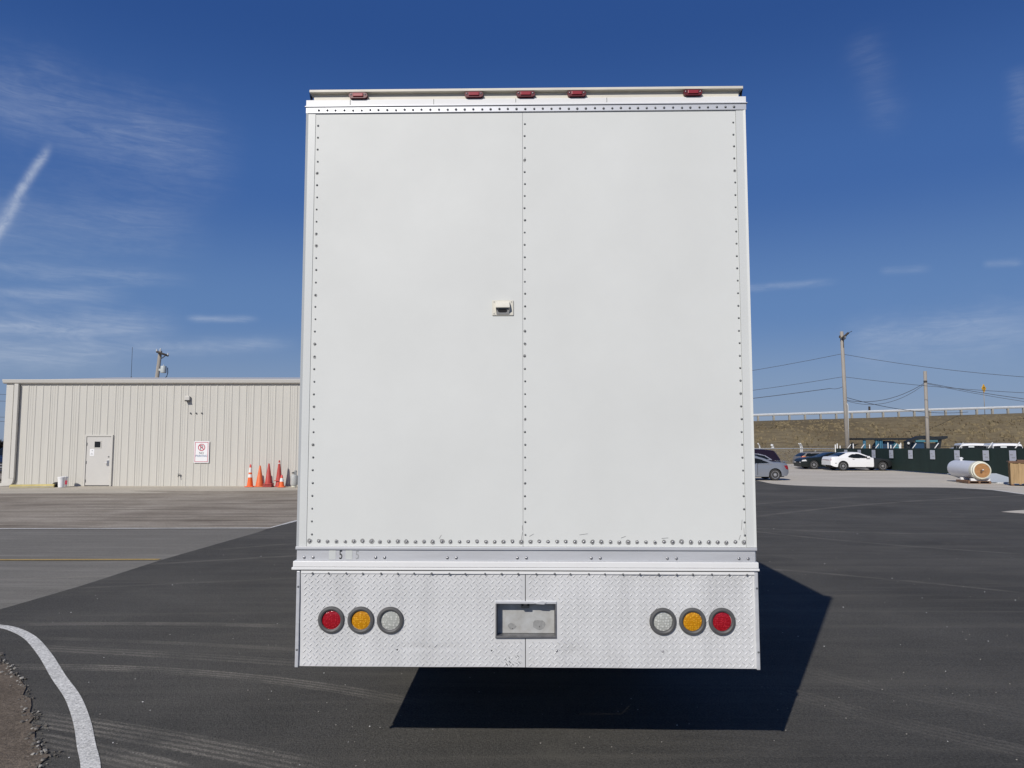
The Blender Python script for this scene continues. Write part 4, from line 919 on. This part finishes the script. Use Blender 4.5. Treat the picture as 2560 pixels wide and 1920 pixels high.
mb = MB(); a = grd(2484, 1200, TZ); nP = 9; rs = random.Random(2); pts = []
for j in range(6):
    for i in range(nP):
        x = 23.2+i*.33; y = 37.0+j*.55; zz = lot_z(0, y)+.02+.36*(j/5)**1.4+rs.uniform(-.01, .01); pts.append((x, y, zz))
mb.faces(pts, [(j*nP+i, j*nP+i+1, (j+1)*nP+i+1, (j+1)*nP+i) for j in range(5) for i in range(nP-1)], 'sheet_pale', True)
n0 = len(pts); mb.faces([(p_[0], p_[1], p_[2]-.03) for p_ in pts], [(j*nP+i, j*nP+i+1, (j+1)*nP+i+1, (j+1)*nP+i) for j in range(5) for i in range(nP-1)], 'sheet_pale', True)
tag(mb.build('pale_sheet'), 'pale sloping sheet leaning on the ground between tank and crate', 'sheet')
p = grd(2506, 1208, lot_z(0, 34.5)); mb = MB(); mb.box(-.25, .25, -.12, .12, 0, .04, 'litter_white', .008); mb.box(-.20, .18, -.10, .09, .041, .06, 'litter_white'); tag(mb.build('loose_board', None, (p.x, p.y, lot_z(0, p.y)), (0, 0, .3)), 'small white board lying on the ground before the pale sheet', 'board')

# ---------------------------------------------------------------- cars
def in_poly(x, z, P):
    c = False; n = len(P)
    for i in range(n):
        (x0, z0), (x1, z1) = P[i], P[(i+1) % n]
        if (z0 > z) != (z1 > z) and x < (x1-x0)*(z-z0)/(z1-z0)+x0: c = not c
    return c
def sm_interp(P, xs):
    X = [p[0] for p in P]; Z = [p[1] for p in P]; xd = np.linspace(X[0], X[-1], 400); zd = np.interp(xd, X, Z)
    k = np.ones(13)/13; pad = np.pad(zd, 6, mode='edge'); zs_ = np.convolve(pad, k, 'valid'); zs_[:6] = zd[:6]*.6+zs_[:6]*.4; zs_[-6:] = zd[-6:]*.6+zs_[-6:]*.4
    return np.interp(xs, xd, zs_)
def spoke_rim(n, r, m, y, s):
    mb = MB(); mb.lathe([(r*1.0, -.10), (r*1.0, .008), (r*.88, .004), (r*.86, -.03)], (0, 0, 0), (0, s, 0), m, 28)
    mb.lathe([(r*.18, -.02), (r*.16, .012), (.01, .016)], (0, 0, 0), (0, s, 0), m, 12)
    for k in range(n):
        rot = Matrix.Rotation(2*math.pi*k/n+.3, 4, 'Y'); wd = r*(.17 if n < 7 else .085)
        P = [(-wd*.75, s*.006, r*.12), (wd*.75, s*.006, r*.12), (wd, s*-.004, r*.93), (-wd, s*-.004, r*.93)]
        mb.faces([rot @ Vector(p_) for p_ in P]+[rot @ Vector((p_[0]*1.1, p_[1]-s*.04, p_[2])) for p_ in P], [(0, 1, 2, 3), (0, 4, 5, 1), (1, 5, 6, 2), (2, 6, 7, 3), (3, 7, 4, 0)], m)
    mb.lathe([(r*.86, -.07), (.01, -.07)], (0, 0, 0), (0, s, 0), 'under_dark', 20)
    return mb
def car(name, label, cat, loc, rz, S, group=None):
    """x runs from the tail (0) to the nose (L), z up; S holds the profile and the parts"""
    t = empty(name, loc, label, cat, rz, group)
    L, Wd = S['L'], S['W']; nx = S.get('n', 190); xs = np.linspace(0, L, nx); zt = sm_interp(S['top'], xs); zl = np.interp(xs, [p_[0] for p_ in S['low']], [p_[1] for p_ in S['low']])
    zroof = max(zt); belt = S['belt']; rows = 34; rings = []
    for i, x in enumerate(xs):
        lo = zl[i]
        for (xa, za, ra) in S['arch']:
            if abs(x-xa) < ra: lo = max(lo, za+math.sqrt(ra*ra-(x-xa)**2))
        e = min(x, L-x); ke = S.get('round', .16)*(1-min(1, e/.55))**2.2; wb = Wd*(1-ke)
        hi = zt[i]; rc_ = min(.11, (hi-lo)*.35)
        def hw(z):
            a = wb*(1-.05*max(0, (.45-z)/.45)**1.5) if z < .45 else wb*(1-.02*max(0, (z-.62))/max(.05, belt-.62) if z < belt else 1-.02)
            if z > belt: a = wb*.98-Wd*S['tum']*((z-belt)/(max(zroof-belt, .05)))**1.15
            return a
        ring = [(hw(lo+(hi-rc_-lo)*j/rows), lo+(hi-rc_-lo)*j/rows) for j in range(rows+1)]
        w0 = hw(hi-rc_)
        for a in (22, 45, 68): ring.append((w0-rc_*(1-math.cos(R(a)))*1.2, hi-rc_+rc_*math.sin(R(a))))
        wtop = w0-rc_*1.2
        for k in range(4): ring.append((wtop*(1-k/3.0), hi+.018*(1-(1-k/3.0)**2)))
        rings.append((x, ring))
    parts = {}
    def put(key, quad, smooth=True):
        mb_ = parts.setdefault(key, (MB(), {}))
        vm = mb_[1]; ids = []
        for v in quad:
            kx = (round(v[0], 4), round(v[1], 4), round(v[2], 4))
            if kx not in vm: vm[kx] = mb_[0].bm.verts.new(v)
            if vm[kx] not in ids: ids.append(vm[kx])
        if len(ids) < 3: return
        try: f_ = mb_[0].bm.faces.new(ids)
        except ValueError: return
        f_.material_index = mb_[0].mi(key[1]); f_.smooth = smooth
    nr = len(rings[0][1])
    def cls(x, z, k): 
        r_ = S['cls'](x, z, k); return r_ or ('body', S['paint'])
    for i in range(nx-1):
        (xa, A), (xb, B) = rings[i], rings[i+1]
        for j in range(nr-1):
            x, z = (xa+xb)/2, (A[j][1]+A[j+1][1]+B[j][1]+B[j+1][1])/4; k = 'side' if j < rows+2 else 'top'
            for s in (1, -1):
                quad = [(xa, s*A[j][0], A[j][1]), (xb, s*B[j][0], B[j][1]), (xb, s*B[j+1][0], B[j+1][1]), (xa, s*A[j+1][0], A[j+1][1])]
                key = cls(x, z, k)
                if key[0] in ('side_window', 'tail_light', 'headlight', 'door_trim') and k == 'side': key = (key[0]+('|r' if s > 0 else '|l'), key[1])
                put(key, quad)
    for (x, A), kd in ((rings[0], 'rear'), (rings[-1], 'front')):
        for j in range(rows+3):
            z = (A[j][1]+A[j+1][1])/2; ns = 10
            for q in range(ns):
                f0, f1 = -1+2*q/ns, -1+2*(q+1)/ns
                key = S['cls'](f0*Wd, z, kd) or ('body', S['paint'])
                put(key, [(x, A[j][0]*f0, A[j][1]), (x, A[j][0]*f1, A[j][1]), (x, A[j+1][0]*f1, A[j+1][1]), (x, A[j+1][0]*f0, A[j+1][1])])
    for key, (mb_, vm) in parts.items():
        bmesh.ops.recalc_face_normals(mb_.bm, faces=mb_.bm.faces[:]); mb_.build(key[0].split('|')[0], t)
    lowest = min(p_[1] for p_ in S['low'])
    MB().box(.25, L-.25, -Wd+.27, Wd-.27, lowest-.02, belt*.62, 'under_dark').build('underbody', t)
    for (xw, rw) in S['wheels']:
        for s in (1, -1):
            wmb = MB(); y = s*(Wd-.125); wmb.lathe([(rw*.66, -.11), (rw*.93, -.11), (rw, -.075), (rw, .075), (rw*.93, .11), (rw*.70, .112), (rw*.66, .09)], (0, 0, 0), (0, s, 0), 'tyre_rubber', 32)
            wo = wmb.build('wheel', t, (xw, y, rw)); spoke_rim(S.get('spokes', 5), rw*.68, S.get('rim', 'rim_alloy'), y, s).build('rim', wo, (0, s*.088, 0))
    for (nm_, mbf) in S.get('extra', []):
        mbf.build(nm_, t)
    return t
def lotp(px, Y): p_ = at(px, 1150, Y); return (p_.x, Y, lot_z(0, Y))
FL = math.pi  # nose towards -x
# silver coupe (its tail towards the right)
def c_sil(x, z, k):
    if k == 'side':
        if in_poly(x, z, [(1.05, .92), (1.50, 1.12), (1.85, 1.19), (1.98, 1.2), (1.93, .90)]) or in_poly(x, z, [(2.0, .90), (2.03, 1.21), (2.6, 1.22), (3.05, 1.1), (3.35, .93), (3.3, .90)]): return ('side_window', 'car_glass')
        if in_poly(x, z, [(-.1, .80), (.30, .80), (.16, .60), (-.1, .55)]): return ('tail_light', 'tail_red')
        if in_poly(x, z, [(4.0, .55), (4.5, .55), (4.5, .7), (3.9, .75)]): return ('headlight', 'lamp_clear')
        if 1.72 < x < 1.745 and .3 < z < .9: return ('door_gap', 'dark_gap')
        if x > .95 and .845 < z < .868: return ('body_crease', 'car_grey')
    if k == 'top':
        if .95 < x < 1.65 and z > .98: return ('rear_window', 'car_glass')
        if 2.75 < x < 3.45 and z > .96: return ('windshield', 'car_glass')
    if k == 'rear' and .58 < z < .80 and abs(x) > .45: return ('tail_light', 'tail_red')
mb = MB(); mb.box(.02, .26, -.62, .62, 1.0, 1.022, 'car_silver', .008); mb.box(.12, .2, -.55, -.5, .93, 1.0, 'car_silver'); mb.box(.12, .2, .5, .55, .93, 1.0, 'car_silver')
hb = MB()
for s in (1, -1): hb.box(1.9, 2.08, s*.862-.012, s*.862+.012, .74, .77, 'chrome', .004)
Yc = 40.0; p = at(1974.5, 1180, Yc)
car('parked_car', 'silver two-door coupe with rear spoiler, its front hidden by the truck', 'car', (p.x, Yc+.86, lot_z(0, Yc)), FL, dict(L=4.45, W=.875, belt=.88, tum=.26, round=.22, paint='car_silver', cls=c_sil, extra=[('spoiler', mb), ('door_handle', hb)],
    top=[(0, .62), (.03, .84), (.10, .93), (.5, .96), (.85, .985), (1.3, 1.2), (1.7, 1.315), (2.1, 1.36), (2.6, 1.345), (3.0, 1.2), (3.45, .96), (4.0, .86), (4.35, .74), (4.45, .55)], low=[(0, .38), (.12, .24), (1, .2), (3.5, .2), (4.3, .22), (4.45, .3)],
    arch=[(.78, .31, .345), (3.45, .31, .345)], wheels=[(.78, .305), (3.45, .305)], spokes=10, rim='rim_alloy'))
def c_mar(x, z, k):
    if k == 'side':
        A = [(.62, 1.02), (1.0, 1.28), (1.45, 1.385), (2.1, 1.40), (3.2, 1.40), (3.75, 1.06), (3.7, 1.02)]; B = [(.74, 1.05), (1.05, 1.25), (1.48, 1.345), (2.1, 1.36), (3.15, 1.36), (3.6, 1.05)]
        if in_poly(x, z, B): return ('side_window', 'car_glass') if not 1.72 < x < 1.9 else None
        if in_poly(x, z, A): return ('window_trim', 'silver_trim')
    if k == 'top' and 3.2 < x < 3.8: return ('windshield', 'car_glass')
    if k == 'rear' and z > 1.0: return ('rear_window', 'car_glass')
Yc = 44.0; p = at(1957, 1160, Yc)
car('parked_car', 'dark maroon wagon with silver window trim behind the silver coupe', 'car', (p.x, Yc+.9, lot_z(0, Yc)), FL, dict(L=5.0, W=.92, belt=1.0, tum=.2, round=.12, paint='car_maroon', cls=c_mar,
    top=[(0, .6), (.03, .9), (.12, 1.1), (.42, 1.56), (.9, 1.62), (2.0, 1.66), (2.9, 1.62), (3.8, 1.05), (4.7, .92), (5.0, .6)], low=[(0, .4), (.2, .25), (4.8, .25), (5, .35)], arch=[(1.0, .34, .38), (4.0, .34, .38)], wheels=[(1.0, .33), (4.0, .33)], spokes=5))
def c_est(x, z, k):
    if k == 'side':
        if in_poly(x, z, [(.42, .93), (.62, 1.17), (2.0, 1.2), (2.9, 1.16), (3.3, .93)]): return ('side_window', 'car_glass') if not (1.62 < x < 1.70) else None
        if in_poly(x, z, [(-.1, .76), (.10, .76), (.50, .84), (.48, .95), (-.1, .98)]): return ('tail_light', 'tail_orange' if x > .22 else 'tail_red')
        if z < .50: return ('lower_trim', 'car_grey')
    if k == 'top':
        if x < .5 and z > .93: return ('rear_window', 'car_glass')
        if 2.9 < x < 3.5 and z > .93: return ('windshield', 'car_glass')
    if k == 'rear' and z > .86: return ('rear_window', 'car_glass')
    if k == 'rear' and .70 < z < .88 and abs(x) > .5: return ('tail_light', 'tail_red')
Yc = 60.2; p = at(2001, 1160, Yc); rk = MB()
for s in (1, -1): rk.box(.8, 2.7, s*.60-.02, s*.60+.02, 1.30, 1.325, 'machine_dark')
car('parked_car', 'grey estate car with orange and red tail lamp behind the black coupe', 'car', (p.x, Yc+.9, lot_z(0, Yc)), 0, dict(L=4.75, W=.9, belt=.92, tum=.2, round=.16, paint='car_grey', cls=c_est, extra=[('roof_rack', rk)],
    top=[(0, .62), (.05, .88), (.2, .98), (.6, 1.24), (1.2, 1.29), (2.3, 1.29), (2.9, 1.22), (3.5, .95), (4.4, .85), (4.75, .55)], low=[(0, .36), (.2, .22), (4.5, .22), (4.75, .3)], arch=[(1.0, .32, .36), (3.75, .32, .36)], wheels=[(1.0, .32), (3.75, .32)]))
def c_blk(x, z, k):
    if k == 'side':
        if in_poly(x, z, [(1.2, .92), (1.6, 1.17), (2.3, 1.22), (2.9, 1.1), (3.3, .92)]): return ('side_window', 'car_glass')
        if in_poly(x, z, [(4.5, .62), (4.95, .60), (4.95, .70), (4.6, .74)]): return ('headlight', 'lamp_clear')
    if k == 'top' and 2.5 < x < 3.4 and z > .93: return ('windshield', 'car_glass')
    if k == 'front' and .5 < z < .70: return ('headlight', 'lamp_clear') if abs(x) > .55 else ('grille', 'under_dark')
Yc = 57.4; p = at(2005, 1160, Yc)
car('parked_car', 'glossy black coupe facing left, its tail hidden behind the white coupe', 'car', (p.x+4.9, Yc+.93, lot_z(0, Yc)), math.pi, dict(L=4.9, W=.93, belt=.9, tum=.26, round=.2, paint='car_black', cls=c_blk,
    top=[(0, .6), (.05, .88), (.9, .95), (1.5, 1.2), (2.1, 1.3), (2.6, 1.26), (3.4, .96), (4.4, .87), (4.8, .76), (4.9, .55)], low=[(0, .35), (.2, .22), (4.6, .18), (4.9, .22)], arch=[(1.0, .34, .37), (3.95, .34, .37)], wheels=[(1.0, .345), (3.95, .345)], rim='rim_alloy'))
def c_wht(x, z, k):
    if k == 'side':
        if in_poly(x, z, [(1.22, 1.0), (1.45, 1.15), (1.62, 1.215), (2.15, 1.21), (2.45, 1.09), (2.72, .95), (2.68, .90), (1.60, .91), (1.34, .95)]): return ('side_window', 'car_glass')
        if in_poly(x, z, [(-.1, .72), (.05, .74), (.05, .90), (-.1, .90)]): return ('tail_light', 'tail_red')
        if x > 3.09-.12*max(0, .35-z): return ('front_end', 'car_primer')
        if z < .27: return ('side_sill', 'under_dark')
    if k == 'top':
        if .55 < x < 1.12 and z > 1.0: return ('rear_window', 'car_glass')
        if 2.3 < x < 3.05 and z > .94: return ('windshield', 'car_glass')
        if x > 3.12: return ('front_end', 'car_primer')
    if k == 'front': return ('front_end', 'car_primer')
    if k == 'rear':
        if .74 < z < .91 and abs(x) < .86: return ('tail_light', 'tail_red')
        if z < .38: return ('rear_diffuser', 'under_dark')
Yc = 54.4; p = at(2079, 1160, Yc); mr = MB(); mrf = MB()
for s in (1, -1):
    mr.box(2.56, 2.78, s*.98-.09, s*.98+.09, .92, 1.06, 'car_white', .03); mr.box(2.53, 2.565, s*.98-.08, s*.98+.08, .93, 1.04, 'car_glass')
    mrf.box(.28, .46, s*.93-.01, s*.93+.03, .52, .56, 'rivet_grey')
dh = MB()
for s in (1, -1): dh.box(1.55, 1.69, s*.945-.01, s*.945+.012, .80, .83, 'car_grey')
car('parked_car', 'white two-door coupe with a black replacement front end by the green fence', 'car', (p.x, Yc+.95, lot_z(0, Yc)), 0, dict(L=4.5, W=.95, belt=.92, tum=.25, round=.16, paint='car_white', cls=c_wht, extra=[('side_mirror', mr), ('side_badge', mrf), ('door_handle', dh)],
    top=[(0, .74), (.03, .92), (.08, 1.0), (.5, 1.02), (.8, 1.16), (1.15, 1.30), (1.6, 1.345), (2.1, 1.33), (2.5, 1.18), (3.05, .94), (3.7, .885), (4.25, .80), (4.45, .70), (4.5, .52)], low=[(0, .40), (.2, .30), (.6, .22), (3.7, .20), (4.3, .26), (4.5, .40)],
    arch=[(.86, .345, .385), (3.76, .345, .385)], wheels=[(.86, .335), (3.76, .335)], rim='rim_alloy'))
# boxy white off-roaders behind the fence, noses towards the camera
def c_jeep(x, z, k):
    if k == 'side':
        if 1.25 < z < 1.82 and .25 < x < 2.75: return ('side_window', 'car_glass') if not (1.2 < x < 1.35 or 2.1 < x < 2.2) else None
    if k == 'top' and 2.82 < x < 3.12 and 1.2 < z < 1.88: return ('windshield', 'car_glass')
    if k == 'front' and .7 < z < 1.0: return ('headlight', 'lamp_clear') if abs(x) > .5 else ('grille', 'under_dark')
jp = dict(L=4.4, W=.92, belt=1.2, tum=.10, round=.06, paint='car_white', cls=c_jeep, n=90, top=[(0, 1.1), (.04, 1.9), (.2, 1.98), (1.5, 2.0), (2.75, 1.97), (3.05, 1.3), (3.15, 1.2), (4.2, 1.13), (4.4, .9)], low=[(0, .5), (4.4, .5)], arch=[(.9, .42, .5), (3.5, .42, .5)], wheels=[(.9, .4), (3.5, .4)])
for q, Y, lb in ((2446, 50.5, 'white boxy off-road vehicle parked behind the green fence'), (2533, 47.5, 'second white off-road vehicle behind the fence, cut by the right edge')):
    p = at(q+40, 1115, Y); s2 = dict(jp); mm = MB(); mm.box(3.0, 3.02, -.45, -.1, 1.70, 1.80, 'sheet_pale', 0, Matrix.Identity(4)); s2['extra'] = [('mirror_tag', mm)]
    car('parked_car', lb, 'car', (p.x+.75, Y+4.4, -.15), -math.pi/2-R(20), s2)
Y = 62.0; p = at(2350, 1118, Y)
car('parked_car', 'white car behind the green fence with only its roof showing', 'car', (p.x, Y+.9, -.15), 0, dict(L=4.4, W=.88, belt=.95, tum=.22, paint='car_white', cls=lambda x, z, k: (('side_window', 'car_glass') if k == 'side' and .98 < z < 1.28 and 1.0 < x < 3.0 else None), n=70,
    top=[(0, .7), (.1, .95), (.7, 1.05), (1.3, 1.5), (1.9, 1.63), (2.6, 1.6), (3.4, 1.05), (4.3, .85), (4.4, .6)], low=[(0, .3), (4.4, .3)], arch=[(.9, .33, .37), (3.5, .33, .37)], wheels=[(.9, .32), (3.5, .32)]))
# pickup at the left edge, nose towards the camera
def c_pick(x, z, k):
    if k == 'side':
        if 1.15 < z < 1.62 and 2.0 < x < 3.6: return ('side_window', 'car_glass')
    if k == 'top' and 3.35 < x < 4.15 and z > 1.15: return ('windshield', 'car_glass')
    if k == 'front':
        if .55 < z < 1.0: return ('grille', 'chrome') if int(z*14) % 2 else ('grille_slot', 'under_dark')
        if z < .5: return ('bumper', 'under_dark')
p = at(4, 1208, 36.5)
car('parked_truck', 'dark blue pickup with chrome grille at the far left edge', 'pickup', (p.x-.72, 36.5+5.6, 0), -math.pi/2, dict(L=5.6, W=.98, belt=1.15, tum=.14, round=.06, paint='car_blue', cls=c_pick, n=90,
    top=[(0, .8), (.03, 1.15), (1.8, 1.17), (1.95, 1.68), (2.3, 1.74), (3.3, 1.72), (4.15, 1.2), (5.4, 1.12), (5.6, .9)], low=[(0, .45), (5.6, .38)], arch=[(1.1, .40, .47), (4.6, .40, .47)], wheels=[(1.1, .4), (4.6, .4)]))

# ---------------------------------------------------------------- machines behind the fence
EY = 71.0
def ep_(px, py, Y=EY): v = at(px, py, Y); return v
c0 = ep_(2160, 1097); ce = empty('steel_canopy', (c0.x, EY, -.15), 'blue steel frame with a flat dark roof behind the green fence', 'canopy')
def el_(px, py): v = at(px, py, EY); return v.x-c0.x, v.z+.15
mb = MB(); x0, z0 = el_(2156, 1099.5); x1, z1 = el_(2282, 1095); mb.box(x0, x1, -.2, 3.2, z0, z1, 'machine_dark', .02); mb.build('canopy_roof', ce)
for (qa, qb) in ((2158.5, 2164), (2189, 2192.5), (2194, 2196), (2199, 2202), (2203.5, 2206)):
    xa, _ = el_(qa, 1110); xb, _ = el_(qb, 1110); MB().box(xa, xb, -.05, .1, 0, z0-.004, 'steel_blue').build('canopy_post', ce)
xa, _ = el_(2190, 1110); xb, _ = el_(2205, 1110); mb = MB(); mb.tube([(xa, .2, 1.5), (xb, .2, z0-.05)], .05, 'steel_blue', 5); mb.tube([(xb, .25, 1.5), (xa, .25, z0-.05)], .05, 'steel_blue', 5); mb.build('brace', ce)
xa, za = el_(2207, 1102); xb, _ = el_(2238, 1110); mb = MB(); mb.prism([(xa, 0), (xb, 0), (xb, za-.1), (xb-.25, za), (xa+.4, za), (xa, za-.5)], 'y', .3, 2.2, 'navy_blue'); mb.build('equipment_box', ce)
xa, _ = el_(2238.5, 1110); xb, zb_ = el_(2252, 1104); mb = MB(); mb.prism([(xa, 0), (xb, 0), (xb, zb_-.35), (xa, zb_+.05)], 'y', .25, 2.0, 'teal'); mb.build('side_cover', ce)
mc_ = at(2290, 1110, 70); mo = empty('loader_machine', (mc_.x, 70, -.15), 'dark blue machine with an arched boom behind the shorter wooden pole', 'machine')
def ml_(px, py): v = at(px, py, 70); return v.x-mc_.x, v.z+.15
mb = MB(); P = [ml_(*q) for q in ((2262, 1104), (2276, 1098), (2292, 1091), (2305, 1089), (2318, 1089.5), (2330, 1092), (2346, 1091), (2364, 1090), (2364, 1096), (2352, 1099), (2346, 1098.5), (2340, 1100.5), (2320, 1099), (2306, 1097), (2292, 1099), (2282, 1104), (2268, 1108))]
mb.prism(P, 'y', -.35, .35, 'machine_dark'); mb.build('boom', mo)
for Q in (((2343, 1099), (2351, 1099), (2347.5, 1120), (2341, 1120)), ((2263, 1106), (2272, 1102), (2272, 1121), (2263, 1121))):
    mb = MB(); mb.prism([ml_(*q) for q in Q], 'y', -.25, .25, 'machine_dark'); mb.build('boom_support', mo)
mb = MB(); a, b_ = ml_(2284, 1104), ml_(2338, 1100.5); mb.box(a[0], b_[0], -.45, -.2, a[1]-.05, a[1]+.14, 'teal', .02); mb.build('hood_panel', mo)
mb = MB(); a, b_ = ml_(2284, 1122), ml_(2306, 1105.5); mb.box(a[0], b_[0], -.3, 1.2, 0, b_[1], 'navy_blue', .05); a, b_ = ml_(2307, 1122), ml_(2340, 1108); mb.box(a[0], b_[0], -.25, 1.2, 0, b_[1], 'machine_dark', .05); mb.build('machine_body', mo)
mb = MB(); a = ml_(2264.5, 1108); mb.lathe([(.01, 0), (.10, .02), (.12, .06), (.10, .1)], (a[0], -.42, a[1]), (0, -1, 0), 'lamp_clear', 12); mb.build('work_lamp', mo)
b1 = at(2250, 1112, 69); mb = MB(); mb.lathe([(.10, 0), (.10, 1.75), (.12, 1.76), (.12, 1.86), (.02, 1.9)], (0, 0, 0), (0, 0, 1), 'white_metal', 10); tag(mb.build('bollard', None, (b1.x, 69, -.15)), 'pale thick post sticking up behind the green fence', 'post')
